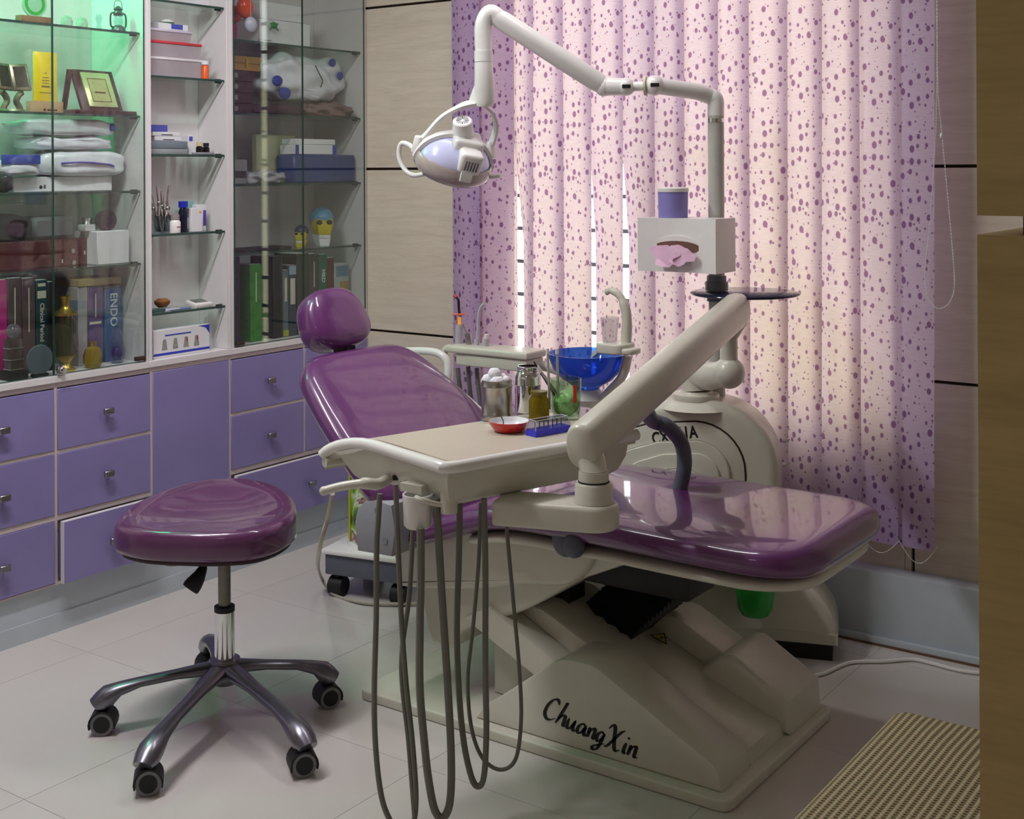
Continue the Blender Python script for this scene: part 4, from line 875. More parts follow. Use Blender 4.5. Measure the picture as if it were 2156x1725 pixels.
AY = 3.42
ah = Thing('assistant_holder', 'cream assistant instrument holder left of the blue spittoon bowl', 'instrument holder', at_y(1060, 780, AY))
c0 = at_y(1060, 745, AY)
def A(a, b, z): return Vector((c0.x + a, c0.y + b, c0.z + z))
ol = []
bm = B(); rings = []
topo = [(-0.20, -0.055), (-0.13, -0.062), (0.0, -0.062), (0.135, -0.062), (0.135, 0.05), (0.0, 0.058), (-0.12, 0.055), (-0.195, 0.02)]
slab(bm, [(c0.x + a, c0.y + b) for a, b in [(p[0], p[1]) for p in topo]], c0.z - 0.004, c0.z + 0.020, 0.008)
ah.part('tray_top', bm, BEIGE)
bm = B(); slab(bm, [(c0.x + a * 0.86 + 0.012, c0.y + b * 0.86) for a, b in topo], c0.z - 0.044, c0.z - 0.0045, 0.006); ah.part('lower_case', bm, BEIGE)
bm = B(); tube(bm, spline([A(-0.20, -0.02, 0.008), A(-0.225, -0.02, 0.0), A(-0.235, -0.02, -0.025), A(-0.225, -0.02, -0.045)], 5), 0.012, 10); ah.part('hook', bm, BEIGE)
bm = B(); tube(bm, spline([A(0.12, 0.03, -0.03), A(0.18, 0.06, -0.05), A(0.26, 0.06, -0.09)], 6), 0.016, 12); ah.part('bracket_arm', bm, BEIGE)
for x, y0_, y1_ in ((968, 775, 850), (990, 772, 880), (1008, 775, 870)):
    bm = B(); tube(bm, spline([at_y(x - 4, y0_, AY), at_y(x, (y0_ + y1_) / 2, AY), at_y(x + 14, y1_ + 60, AY + 0.02)], 6), 0.008, 8); ah.part('hose', bm, HOSE)
CLRP = mat('frosted_clear_plastic', (205, 200, 208), 0.2, trans=0.3, ior=1.2)
def slot_tool(name, label, cat, px, parts):
    t = Thing(name, label, cat, at_y(px, 735, AY))
    for nm, pts, r, m in parts:
        bm = B(); tube(bm, spline([at_y(x, y, AY) for x, y in pts], 5), r, 10); t.part(nm, bm, m)
    return t
cl = slot_tool('curing_light', 'slim curing light with red tip and orange shield in cream holder', 'curing light', 968, [
    ('handpiece', [(965, 742), (966, 715), (967, 690), (967, 684)], 0.013, CLRP), ('glow_collar', [(967, 683), (967, 668)], 0.0055, mat('amber_collar', (240, 150, 30), 0.3, emis=(255, 160, 30), estr=0.5)),
    ('light_guide', [(967, 660), (966, 645), (965, 632), (961, 626)], 0.0045, INK), ('tip', [(961, 627), (957, 622)], 0.0055, mat('red_plastic', (190, 30, 30), 0.35))])
bm = B(); sc = at_y(967, 663, AY); lathe(bm, [(0, 0), (0.022, 0), (0.024, 0.003), (0.006, 0.005), (0, 0.005)], 22, Matrix.Translation(sc)); cl.part('eye_shield', bm, mat('orange_shield', (226, 110, 74), 0.3))
slot_tool('saliva_ejector', 'curved translucent saliva ejector tube standing in the cream holder', 'suction tube', 1012, [('tube', [(1004, 742), (1006, 700), (1008, 665), (1014, 645), (1022, 640)], 0.0055, CLRP), ('handle', [(1003, 745), (1004, 715)], 0.009, CLRP)])
slot_tool('air_syringe', 'grey metal air-water syringe standing in cream holder beside curing light', 'syringe', 988, [('barrel', [(988, 742), (987, 712), (984, 702)], 0.011, STEEL), ('nozzle', [(984, 702), (978, 690), (976, 682)], 0.003, STEEL)])
slot_tool('suction_handle', 'short clear suction handpiece at right end of the cream holder row', 'suction handle', 1024, [('barrel', [(1021, 742), (1022, 722), (1023, 712)], 0.012, CLRP), ('nozzle', [(1023, 712), (1024, 704)], 0.007, WHITEP)])

# ================================================================== STOOL
ST = Vector((-2.605, 2.335, 0))
so = Thing('stool', 'low purple cushioned stool on castors, wrapped in clear film', 'stool', ST)
cast = [atz_[:] for atz_ in (at_z(218, 1543, 0), at_z(313, 1668, 0), at_z(637, 1630, 0), at_z(690, 1487, 0), at_z(441, 1422, 0))]
for i, c in enumerate(cast):
    c = Vector(c); d = (c - ST); d.z = 0; L_ = d.length; d.normalize(); sd = Vector((-d.y, d.x, 0)); rings = []
    for f, z, h, w in ((0.0, 0.128, 0.040, 0.034), (0.12, 0.128, 0.034, 0.030), (0.4, 0.125, 0.024, 0.022), (0.7, 0.118, 0.024, 0.021), (0.86, 0.108, 0.034, 0.026), (0.96, 0.094, 0.050, 0.031), (1.02, 0.082, 0.046, 0.031), (1.07, 0.074, 0.030, 0.024)):
        p = ST + d * L_ * f + Vector((0, 0, z)); rings.append([p + sd * math.cos(2 * math.pi * k / 12) * w + (Vector((0, 0, 1)) * math.sin(2 * math.pi * k / 12)) * h / 2 + (d * 0.012 * math.sin(2 * math.pi * k / 12) if f > 0.9 else Vector()) for k in range(12)])
    bm = B(); loft(bm, rings); lg = so.part('base_leg', bm, CASTAL, angle=60)
    wd_ = Vector((math.cos(R(-48 + 7 * i)), math.sin(R(-48 + 7 * i)), 0))          # axle direction
    rl = Vector((-wd_.y, wd_.x, 0))
    h0 = c + Vector((0, 0, 0.030))
    bm = B()
    for s_ in (-1, 1): tube(bm, [h0 + wd_ * s_ * 0.008, h0 + wd_ * s_ * 0.026], 0.029, 20)
    wh = so.part('castor', bm, mat('grey_tread', (126, 126, 128), 0.5), parent=lg)
    bm = B()
    for s_ in (-1, 1): tube(bm, [h0 + wd_ * s_ * 0.020, h0 + wd_ * s_ * 0.0275], 0.021, 18)
    rg = []
    for t in range(-20, 201, 20):
        u = rl * math.cos(R(t)) + Vector((0, 0, 1)) * math.sin(R(t)); rg.append([h0 + u * r_ + wd_ * s_ for r_, s_ in ((0.0305, -0.0285), (0.0345, -0.0285), (0.0345, 0.0285), (0.0305, 0.0285))])
    loft(bm, rg); cyl(bm, h0 + Vector((0, 0, 0.03)), c + Vector((0, 0, 0.066)), 0.011, seg=10); box(bm, -0.006, 0.006, -0.02, 0.02, -0.012, 0.032, M=Matrix.Translation(h0)); so.part('castor_hood', bm, BLACK, parent=lg)
bm = B(); lathe(bm, [(0, 0.085), (0.030, 0.085), (0.034, 0.092), (0.034, 0.105), (0.042, 0.110), (0.046, 0.13), (0.040, 0.150), (0, 0.150)], 24, Matrix.Translation(ST)); so.part('hub', bm, CASTAL)
bm = B(); lathe(bm, [(0, 0.1505), (0.0265, 0.1505), (0.0265, 0.276), (0, 0.276)], 28, Matrix.Translation(ST)); so.part('outer_column', bm, CHROME)
bm = B(); lathe(bm, [(0, 0.2765), (0.027, 0.2765), (0.027, 0.290), (0.018, 0.292), (0, 0.292)], 24, Matrix.Translation(ST)); so.part('column_collar', bm, BLACK)
bm = B(); lathe(bm, [(0, 0.2925), (0.0165, 0.2925), (0.0165, 0.452), (0, 0.452)], 20, Matrix.Translation(ST)); so.part('gas_lift', bm, mat('worn_steel', (122, 118, 112), 0.35, metal=0.8, var=0.15, scale=60))
bm = B(); box(bm, ST.x - 0.09, ST.x + 0.06, ST.y - 0.07, ST.y + 0.07, 0.4525, 0.4585); so.part('seat_plate', bm, DARKM)
kb = at_z(368, 1176, 0.452); bm = B(); cyl(bm, kb + Vector((0, 0, -0.012)), kb + Vector((0, 0, 0.02)), 0.028, seg=14); so.part('seat_knob', bm, mat('brass_knob', (150, 140, 96), 0.35, metal=0.6))
bm = B(); q0 = ST + Vector((-0.02, -0.03, 0.452)); q1 = dp(430, 1190, 3.30); q2 = dp(418, 1215, 3.28); q3 = dp(402, 1238, 3.27)
tube(bm, [q0, q1], 0.005, 8); tube(bm, spline([q1, q2, q3, q3 + (q3 - q2) * 0.15], 4), [0.008, 0.011, 0.013, 0.015, 0.018, 0.020, 0.022, 0.023, 0.023, 0.022, 0.021, 0.019, 0.014], 12); so.part('height_lever', bm, BLACK)
# seat pad: plan outline read from the floor plan, dished top that rises to the back
cx2, cy2 = -2.605, 2.315
plan = [(-2.795, 2.13), (-2.72, 2.075), (-2.62, 2.075), (-2.52, 2.12), (-2.43, 2.18), (-2.38, 2.25), (-2.385, 2.34), (-2.43, 2.43), (-2.52, 2.51), (-2.62, 2.545), (-2.72, 2.53), (-2.81, 2.46), (-2.85, 2.35), (-2.84, 2.22)]
pp = spline([(a, b, 0) for a, b in plan + plan[:1]], 4)[:-1]
def seat_pt(p, s_, z):
    x = cx2 + (p.x - cx2) * s_; y = cy2 + (p.y - cy2) * s_
    back = ((x - cx2) * -0.65 + (y - cy2) * 0.76) / 0.24          # towards the rear of the pad
    return Vector((x, y, z + 0.028 * max(0, back) ** 1.5 * 1.0 + 0.004 * back))
rings = []
for s_, z in ((0.60, 0.474), (0.96, 0.475), (0.992, 0.480), (1.0, 0.490), (1.0, 0.520), (0.99, 0.534), (0.965, 0.544), (0.91, 0.549), (0.74, 0.543), (0.50, 0.534), (0.28, 0.529), (0.08, 0.527)): rings.append([seat_pt(p, s_, z) for p in pp])
bm = B(); prism(bm, [(cx2 + (p_.x - cx2) * 0.93, cy2 + (p_.y - cy2) * 0.93) for p_ in pp], 'z', 0.459, 0.4737, bev=0.005); so.part('seat_pan', bm, mat('dark_purple_pan', (58, 34, 48), 0.6))
bm = B(); loft(bm, rings); so.part('seat', bm, mat('stool_vinyl_in_film', (92, 42, 88), 0.3, coat=1.0, coat_rough=0.04, var=0.06, bump=0.05, scale=10), angle=80)

# ================================================================== WOVEN SEAT CHAIR (bottom right)
def weave_mat():
    m = bpy.data.materials.new('knotted_beige_weave'); m.use_nodes = True; nt = m.node_tree; N = nt.nodes; L = nt.links; b = N['Principled BSDF']; b.inputs['Roughness'].default_value = 0.85
    tc = N.new('ShaderNodeTexCoord'); sx = N.new('ShaderNodeSeparateXYZ'); L.new(tc.outputs['Object'], sx.inputs[0])
    def wv(o, f, ph=0.0):
        a = N.new('ShaderNodeMath'); a.operation = 'MULTIPLY'; a.inputs[1].default_value = f; L.new(sx.outputs[o], a.inputs[0])
        s_ = N.new('ShaderNodeMath'); s_.operation = 'SINE'; L.new(a.outputs[0], s_.inputs[0]); return s_
    p = wv('X', 2 * math.pi / 0.0125); q = wv('Y', 2 * math.pi / 0.0085)
    mu = N.new('ShaderNodeMath'); mu.operation = 'MULTIPLY'; L.new(p.outputs[0], mu.inputs[0]); L.new(q.outputs[0], mu.inputs[1])
    ad = N.new('ShaderNodeMath'); ad.operation = 'ADD'; L.new(mu.outputs[0], ad.inputs[0]); L.new(p.outputs[0], ad.inputs[1])
    mr = N.new('ShaderNodeMapRange'); mr.inputs['From Min'].default_value = -1.4; mr.inputs['From Max'].default_value = 1.4; L.new(ad.outputs[0], mr.inputs['Value'])
    rp = N.new('ShaderNodeValToRGB'); e = rp.color_ramp.elements; e[0].position = 0.2; e[0].color = lin((92, 78, 48)); e[1].position = 0.75; e[1].color = lin((184, 172, 134)); L.new(mr.outputs[0], rp.inputs[0]); L.new(rp.outputs[0], b.inputs['Base Color'])
    bp = N.new('ShaderNodeBump'); bp.inputs['Strength'].default_value = 0.9; bp.inputs['Distance'].default_value = 0.004; L.new(mr.outputs[0], bp.inputs['Height']); L.new(bp.outputs[0], b.inputs['Normal']); return m
wc = Thing('side_chair', 'low chair with knotted beige woven seat beside the doorway partition', 'chair', (-0.52, 2.05, 0))
bm = B(); slab(bm, rrect(-0.80, -0.25, 1.76, 2.345, 0.035, 6), 0.395, 0.452, 0.022, 5, dome=0.010); wc.part('woven_seat', bm, weave_mat(), angle=70)
CW = wood('chair_wood', (92, 66, 44), (120, 88, 60), 6, (1, 1, 0.4))
for x in (-0.765, -0.285):
    for y in (1.80, 2.30):
        bm = B(); tube(bm, [(x, y, 0), (x, y, 0.394)], [0.016, 0.02], 10); wc.part('leg', bm, CW)
for a in ((-0.75, -0.30, 1.79, 1.81), (-0.75, -0.30, 2.29, 2.31), (-0.775, -0.755, 1.81, 2.29), (-0.295, -0.275, 1.81, 2.29)):
    bm = B(); box(bm, a[0], a[1], a[2], a[3], 0.34, 0.392); wc.part('rail', bm, CW)

# ================================================================== CANISTER ON CASTORS, CABLE
ct = Thing('rolling_canister', 'white canister printed with green leaves on a grey wheeled base', 'canister', (-2.925, 3.355, 0))
ca = R(12); MT_ = Matrix.Translation((-2.925, 3.355, 0)) @ Matrix.Rotation(ca, 4, 'Z')
bm = B(); box(bm, -0.155, 0.155, -0.15, 0.15, 0.075, 0.145, M=MT_, bev=0.006); ct.part('base', bm, DGREY)
bm = B(); box(bm, -0.165, 0.165, -0.16, 0.16, 0.1455, 0.162, M=MT_, bev=0.005); lathe(bm, [(0, 0.162), (0.135, 0.162), (0.128, 0.176), (0, 0.176)], 32, MT_); ct.part('deck', bm, WHITEP)
for x in (-0.12, 0.12):
    for y in (-0.12, 0.12):
        bm = B(); p = MT_ @ Vector((x, y, 0.033)); ax_ = MT_.to_3x3() @ Vector((1, 0, 0)); tube(bm, [p - ax_ * 0.026, p + ax_ * 0.026], 0.032, 18); cyl(bm, p + Vector((0, 0, 0.02)), p + Vector((0, 0, 0.0415)), 0.012, seg=8); ct.part('castor', bm, BLACK)
def leaf_mat():
    m = bpy.data.materials.new('leaf_print'); m.use_nodes = True; nt = m.node_tree; N = nt.nodes; L = nt.links; b = N['Principled BSDF']; b.inputs['Roughness'].default_value = 0.3; b.inputs['Coat Weight'].default_value = 0.5
    tc = N.new('ShaderNodeTexCoord'); n1 = N.new('ShaderNodeTexNoise'); n1.inputs['Scale'].default_value = 11; n1.inputs['Detail'].default_value = 5; n1.inputs['Distortion'].default_value = 0.8; L.new(tc.outputs['Object'], n1.inputs['Vector'])
    rp = N.new('ShaderNodeValToRGB'); cr = rp.color_ramp; cr.elements[0].position = 0.30; cr.elements[0].color = lin((38, 30, 24)); cr.elements[1].position = 0.72; cr.elements[1].color = lin((226, 226, 214))
    for p, c in ((0.37, (44, 36, 28)), (0.42, (84, 130, 20)), (0.50, (150, 196, 60)), (0.57, (224, 228, 208)), (0.62, (120, 60, 44))): e = cr.elements.new(p); e.color = lin(c)
    L.new(n1.outputs['Fac'], rp.inputs[0]); L.new(rp.outputs[0], b.inputs['Base Color']); return m
bm = B(); lathe(bm, [(0, 0.1765), (0.124, 0.1765), (0.124, 0.44), (0, 0.44)], 36, MT_); ct.part('printed_can', bm, leaf_mat())
bm = B(); lathe(bm, [(0, 0.4405), (0.127, 0.4405), (0.127, 0.46), (0.10, 0.47), (0, 0.47)], 36, MT_); ct.part('lid', bm, WHITEP)
bm = B(); box(bm, -0.129, -0.1245, -0.012, 0.012, 0.18, 0.44, M=MT_ @ Matrix.Rotation(R(38), 4, 'Z')); ct.part('seam_strip', bm, mat('lime_strip', (190, 190, 40), 0.4))
bm = B(); tube(bm, spline([at_z(x, y, 0.0062) for x, y in ((1640, 1432), (1700, 1424), (1735, 1418), (1770, 1402), (1800, 1394), (1860, 1393), (1920, 1389), (1965, 1398), (2010, 1410), (2055, 1417), (2110, 1418))], 8), 0.0052, 8)
single('power_cable', bm, WHITEP, 'white power cable lying on the floor by the skirting', 'cable')

# ================================================================== THINGS ON THE INSTRUMENT TRAY
TT = TZ - 0.0016
def ontray(px, py): return at_z(px, py, TT)
p = ontray(1046, 882); kk = 0.00112
t = Thing('cotton_canister', 'round stainless steel canister filled with white cotton balls on tray', 'canister', p)
bm = B(); lathe(bm, [(0, 0), (0.038, 0), (0.0395, 0.002), (0.0395, 0.016), (0.038, 0.018), (0.038, 0.078), (0.0395, 0.080), (0.0395, 0.084), (0.038, 0.086), (0.0385, 0.098), (0.0365, 0.098), (0.0362, 0.02), (0, 0.018)], 36); t.part('body', bm, STEEL, local=True)
COT = mat('cotton', (238, 236, 242), 0.95, var=0.03, bump=0.5, scale=60)
random.seed(5)
for i, (a, b, h, r) in enumerate(((-0.016, -0.010, 0.094, 0.018), (0.014, -0.014, 0.093, 0.017), (0.002, 0.014, 0.094, 0.019), (-0.004, -0.004, 0.112, 0.016), (0.018, 0.010, 0.096, 0.014), (-0.020, 0.012, 0.098, 0.014))):
    bm = B(); bmesh.ops.create_icosphere(bm, subdivisions=2, radius=r)
    for v in bm.verts: v.co = Vector((v.co.x * 1.12, v.co.y * 1.12, v.co.z * 0.9)) * (1 + random.uniform(-0.13, 0.13))
    bm.transform(Matrix.Translation(p + Vector((a, b, h))))
    single('cotton_ball', bm, COT, 'topmost white cotton ball heaped on the steel canister' if i == 3 else 'white cotton ball lying in the steel canister beneath the topmost one', 'cotton ball', 'cotton balls in the steel canister', angle=180)
p = ontray(1112, 866)
t = Thing('metal_jar', 'open shiny metal jar with a threaded neck behind the amber jar', 'jar', p)
bm = B(); lathe(bm, [(0, 0), (0.031, 0), (0.033, 0.003), (0.033, 0.066), (0.034, 0.068), (0.034, 0.070), (0.033, 0.072), (0.033, 0.088), (0.029, 0.099), (0.0265, 0.102), (0.028, 0.105), (0.0265, 0.108), (0.028, 0.111), (0.0275, 0.116), (0.0255, 0.116), (0.0250, 0.07), (0, 0.06)], 36); t.part('body', bm, CHROME, local=True)
bm = B(); lathe(bm, [(0, 0.092), (0.025, 0.092), (0, 0.0925)], 24); t.part('contents', bm, mat('dark_contents', (60, 34, 26), 0.5), local=True)
p = ontray(1135, 884)
t = Thing('amber_jar', 'small amber glass jar with liquid between metal jar and green tumbler', 'jar', p)
AMB = mat('amber_glass', (150, 132, 34), 0.08, trans=0.6, ior=1.2, var=0.05)
bm = B(); lathe(bm, [(0, 0), (0.024, 0), (0.0255, 0.003), (0.0255, 0.048), (0.020, 0.058), (0.019, 0.062), (0, 0.062)], 28); t.part('body', bm, AMB, local=True)
bm = B(); lathe(bm, [(0, 0.0625), (0.021, 0.0625), (0.021, 0.071), (0, 0.072)], 24); t.part('lid', bm, mat('olive_lid', (120, 112, 40), 0.3, trans=0.2), local=True)
p = ontray(1192, 880)
t = Thing('tumbler', 'clear glass tumbler stuffed with green film, holding tweezers and probes', 'glass', p)
bm = B(); lathe(bm, [(0, 0), (0.030, 0), (0.034, 0.004), (0.037, 0.030), (0.0385, 0.098), (0.0372, 0.098), (0.0355, 0.030), (0.032, 0.008), (0, 0.006)], 32); t.part('glass_body', bm, thin_glass('tumbler_glass', (225, 240, 222)), local=True)
bm = B(); bmesh.ops.create_icosphere(bm, subdivisions=3, radius=0.033, matrix=Matrix.Translation((0, 0, 0.036)) @ Matrix.Diagonal((0.98, 0.98, 0.98, 1)))
random.seed(11)
for v in bm.verts: v.co += Vector((random.uniform(-1, 1), random.uniform(-1, 1), random.uniform(-1, 1))) * 0.0022
t.part('green_film', bm, mat('green_film', (196, 224, 172), 0.25, trans=0.1, var=0.3, scale=40, bump=0.4), local=True, angle=25)
sd = Vector((p.x, p.y, 0)) - CAM; sd.z = 0; sd.normalize(); rdir = Vector((sd.y, -sd.x, 0))
bm = B(); o = p - sd * 0.0402 + rdir * 0.022; Mx = frame(o + Vector((0, 0, 0.066)), rdir, (0, 0, 1)); box(bm, -0.0042, 0.0042, -0.022, 0.022, -0.0006, 0.0006, M=Mx); t.part('red_sticker', bm, mat('red_paper', (196, 40, 36), 0.5))
def tool(name, label, cat, a, b, r, m, tip=None, group=None):
    t = Thing(name, label, cat, a, group=group); bm = B(); a, b = Vector(a), Vector(b)
    tube(bm, [a, a.lerp(b, 0.3), a.lerp(b, 0.85), b], [r * 0.6, r, r, r * 0.8], 8); t.part('shaft', bm, m)
    if tip:
        bm = B(); d = (b - a).normalized(); tube(bm, [b + d * 0.0005, b + d * tip], r * 1.25, 8); t.part('grip', bm, WHITEP)
    return t
PC = lambda x, y, off=0.0: at_plane(x, y, p - sd * off, sd)
tool('tweezers', 'pair of pale tweezers leaning left out of the green tumbler', 'tweezers', PC(1200, 866, 0.006), PC(1140, 784, 0.006), 0.0034, mat('satin_steel', (176, 174, 176), 0.35, metal=0.3), 0.016, group='tools in the green tumbler')
tool('dental_probe', 'upright probe with white end in the tumbler, left of two', 'probe', PC(1158, 862, 0.012), PC(1153, 746, 0.012), 0.0034, MATS['satin_steel'], 0.014, group='tools in the green tumbler')
tool('dental_probe', 'upright probe with white end in the tumbler, right of two', 'probe', PC(1176, 862, 0.014), PC(1173, 746, 0.014), 0.0034, MATS['satin_steel'], 0.014, group='tools in the green tumbler')
tool('mouth_mirror', 'dark-tipped mirror handle leaning left behind the tweezers in tumbler', 'mouth mirror', PC(1188, 866, -0.010), PC(1124, 762, -0.014), 0.0024, DARKM, None, group='tools in the green tumbler')
p = ontray(1072, 908)
t = Thing('dish', 'small red enamel dish with white inside on the tray edge', 'dish', p)
bm = B(); lathe(bm, [(0, 0), (0.030, 0), (0.036, 0.003), (0.047, 0.018), (0.049, 0.025), (0.0475, 0.0255)], 36); t.part('outside', bm, mat('red_enamel', (204, 34, 28), 0.2, coat=0.6), local=True, angle=60)
bm = B(); lathe(bm, [(0.0475, 0.0256), (0.0462, 0.024), (0.044, 0.017), (0.034, 0.006), (0, 0.005)], 36); t.part('inside', bm, mat('white_enamel', (236, 236, 240), 0.25), local=True, angle=60)
bm = B(); q = p + Vector((0, 0, 0.010)); box(bm, -0.012, 0.014, -0.006, 0.006, 0, 0.006, M=Matrix.Translation(q + rdir * 0.018 - sd * 0.004) @ Matrix.Rotation(R(30), 4, 'Z')); single('tool_tip', bm, DARKM, 'dark metal piece lying at right inside the red dish', 'tool')
bm = B(); tube(bm, spline([q - rdir * 0.028, q - rdir * 0.008 + Vector((0, 0, 0.001)), q + rdir * 0.006 + Vector((0, 0, 0.002))], 4), 0.003, 6); tube(bm, spline([q - rdir * 0.014, q - rdir * 0.014 + Vector((0, 0, 0.014)), q - rdir * 0.020 + Vector((0, 0, 0.026))], 4), 0.0012, 6); single('wire_tool', bm, DARKM, 'dark bent wire tool standing inside the red dish', 'tool')
# bur box
p = ontray(1150, 913); q = ontray(1205, 903); bx = (q - p).normalized(); by = Vector((-bx.y, bx.x, 0))
t = Thing('bur_box', 'clear lidded box with blue tray of dental burs on the tray', 'box', p)
M_ = frame(p, bx, by)
def frust(bm, a0, a1, b0, b1, z0, z1, ins):
    return loft(bm, [[M_ @ Vector(q_) for q_ in ((a0, b0, z0), (a1, b0, z0), (a1, b1, z0), (a0, b1, z0))], [M_ @ Vector(q_) for q_ in ((a0 + ins, b0 + ins, z1), (a1 - ins, b0 + ins, z1), (a1 - ins, b1 - ins, z1), (a0 + ins, b1 - ins, z1))]])
bm = B(); frust(bm, -0.048, 0.062, -0.018, 0.018, 0.0, 0.014, 0.001); t.part('blue_tray', bm, mat('blue_plastic', (62, 58, 214), 0.35))
bm = B(); frust(bm, -0.048, 0.062, -0.018, 0.018, 0.0145, 0.036, 0.006); t.part('clear_lid', bm, thin_glass('acrylic', (226, 226, 240), 1.0, 0.03))
bm = B(); kx = ((-0.042, -0.012), (0.056, -0.012), (0.056, 0.012), (-0.042, 0.012)); kb_ = ((-0.048, -0.018), (0.062, -0.018), (0.062, 0.018), (-0.048, 0.018))
for i in range(4):
    j_ = (i + 1) % 4; tube(bm, [M_ @ Vector((*kx[i], 0.036)), M_ @ Vector((*kx[j_], 0.036))], 0.0009, 5); tube(bm, [M_ @ Vector((*kx[i], 0.036)), M_ @ Vector((*kb_[i], 0.0145))], 0.0009, 5)
t.part('lid_edges', bm, mat('milky_edge', (206, 206, 220), 0.3))
for i in range(7):
    bm = B(); c = M_ @ Vector((-0.034 + i * 0.0135, 0, 0)); tube(bm, [c + Vector((0, 0, 0.0142)), c + Vector((0, 0, 0.0315))], [0.0012, 0.0016], 6); t.part('bur', bm, DARKM)

# ================================================================== SHELF THINGS
def Y(px, X, py=354): return at_x(px, py, X).y
def Z(px, py, X): return at_x(px, py, X).z
def bxp(name, label, cat, x0, x1, ytop, zs, X, dep, m, group=None, ybot=None, bev=0.002):
    """box whose front stands at depth plane X between two picture columns"""
    y0, y1 = Y(x0, X, ytop), Y(x1, X, ytop); h = Z((x0 + x1) / 2, ytop, X) - zs
    bm = B(); box(bm, X - dep, X, y0, y1, zs + 0.0004, zs + h, bev=bev, seg=1)
    return single(name, bm, m, label, cat, group), (y0, y1, zs + h)
def label_on(parent_obj, bm, m, name='print'):
    bm.transform(Matrix.Translation(-parent_obj.location)); o = link(name, mesh(name, bm), m, parent_obj); return o
def spine_text(o, s, x, y, z, size, m, squeeze=1.0):
    label_on(o, text_bm(s, size, 0.0002, 0.0004, 0, frame((x + 0.0006, y, z), (0, 0, -1), (0, 1, 0)), squeeze), m, 'spine_lettering')
def spine_bar(o, x, y0, y1, z0, z1, m): bm = B(); box(bm, x + 0.0002, x + 0.0008, y0, y1, z0, z1); label_on(o, bm, m, 'spine_label')
CREAM = mat('cream_ink', (214, 206, 190), 0.7)
def book(x0, x1, ytop, zs, X, col, label, grp, dep=0.125, top=None):
    m = mat('cover_%d_%d_%d' % col, col, 0.45, var=0.08, coat=0.1)
    o, (y0, y1, zt) = bxp('book', label, 'book', x0, x1, ytop, zs, X, dep, m, grp, bev=0.0015)
    bm = B(); box(bm, X - dep + 0.004, X - 0.004, y0 + 0.002, y1 - 0.002, zt + 0.0001, zt + 0.0011); label_on(o, bm, PAPER, 'page_edge')
    return o, y0, y1, zt
# ---- left cabinet, bottom
G = 'books standing in the left glass cabinet'; X = -3.595
o, a, b, zt = book(-10, 15, 590, ZB, X, (190, 40, 130), 'magenta book at the left end of the bottom shelf', G)
o, a, b, zt = book(16, 46, 586, ZB, X, (88, 74, 72), 'brown-grey book next to the magenta one', G); spine_bar(o, X, (a + b) / 2 - 0.002, (a + b) / 2 + 0.002, zt - 0.15, zt - 0.03, CREAM)
o, a, b, zt = book(47, 74, 586, ZB, X, (94, 74, 76), 'dull maroon-grey book beside the teal one', G); spine_bar(o, X, (a + b) / 2 - 0.0018, (a + b) / 2 + 0.0018, zt - 0.17, zt - 0.03, CREAM)
o, a, b, zt = book(76, 100, 590, ZB, X, (20, 66, 72), 'dark teal book lettered Clinical Period with a cream label', G); spine_bar(o, X, a + 0.004, b - 0.006, zt - 0.058, zt - 0.034, CREAM); spine_bar(o, X, a + 0.006, b - 0.008, zt - 0.02, zt - 0.010, CREAM); spine_text(o, 'Clinical Period', X, (a + b) / 2, zt - 0.135, 0.021, CREAM)
o, a, b, zt = book(101, 113, 594, ZB, X, (22, 24, 26), 'thin black book behind the gold lamp ornament', G)
o, a, b, z1 = book(164, 184, 605, ZB, X, (168, 166, 168), 'pale grey book right of the gold ornament', G)
o, a2, b, zt = book(185, 217, 605, ZB, X, (86, 68, 122), 'purple book with pale lettering beside the blue one', G); spine_bar(o, X, (a2 + b) / 2 - 0.002, (a2 + b) / 2 + 0.002, zt - 0.10, zt - 0.02, CREAM); spine_bar(o, X, a2 + 0.006, b - 0.008, zt - 0.122, zt - 0.114, CREAM)
o, a2, b2, zt = book(221, 256, 605, ZB, X, (52, 98, 150), 'blue book with white ENDO lettering at the right end', G); spine_text(o, 'ENDO', X, (a2 + b2) / 2, zt - 0.075, 0.040, PAPER, 1.0)
bm = B(); box(bm, X - 0.12, X + 0.004, a, b2 - 0.004, max(z1, zt) + 0.0018, max(z1, zt) + 0.026, bev=0.0015, seg=1); o = single('book', bm, mat('cover_tan', (168, 150, 104), 0.5), 'tan book lying flat across the tops of the standing books', 'book', G)
XI = -3.57
def LP(px, zs, X=XI): v = Vector((X, Y(px, X, 700), zs)); return v
p = LP(138, ZB, -3.552)
t = Thing('gold_ornament', 'tall gold and dark glass lamp-shaped trophy in left cabinet', 'trophy', p); GOLD = mat('gold_metal', (186, 160, 64), 0.28, metal=0.9, var=0.05)
bm = B(); lathe(bm, [(0, 0), (0.030, 0), (0.031, 0.006), (0.020, 0.014), (0.016, 0.030), (0.022, 0.040), (0.032, 0.046), (0.032, 0.051), (0, 0.051)], 24); t.part('foot', bm, GOLD, local=True)
bm = B(); lathe(bm, [(0, 0.0515), (0.030, 0.0515), (0.031, 0.178), (0, 0.178)], 24); t.part('body', bm, mat('olive_dark_glass', (58, 56, 26), 0.12, coat=0.6), local=True)
bm = B(); lathe(bm, [(0, 0.1785), (0.038, 0.1785), (0.038, 0.186), (0.030, 0.190), (0.018, 0.200), (0.012, 0.212), (0.014, 0.222), (0.018, 0.235), (0.019, 0.240), (0, 0.240)], 24); t.part('cap', bm, GOLD, local=True)
p = LP(28, ZB, -3.545)
t = Thing('crystal_trophy', 'dark tiered trophy topped with a clear crystal ball', 'trophy', p)
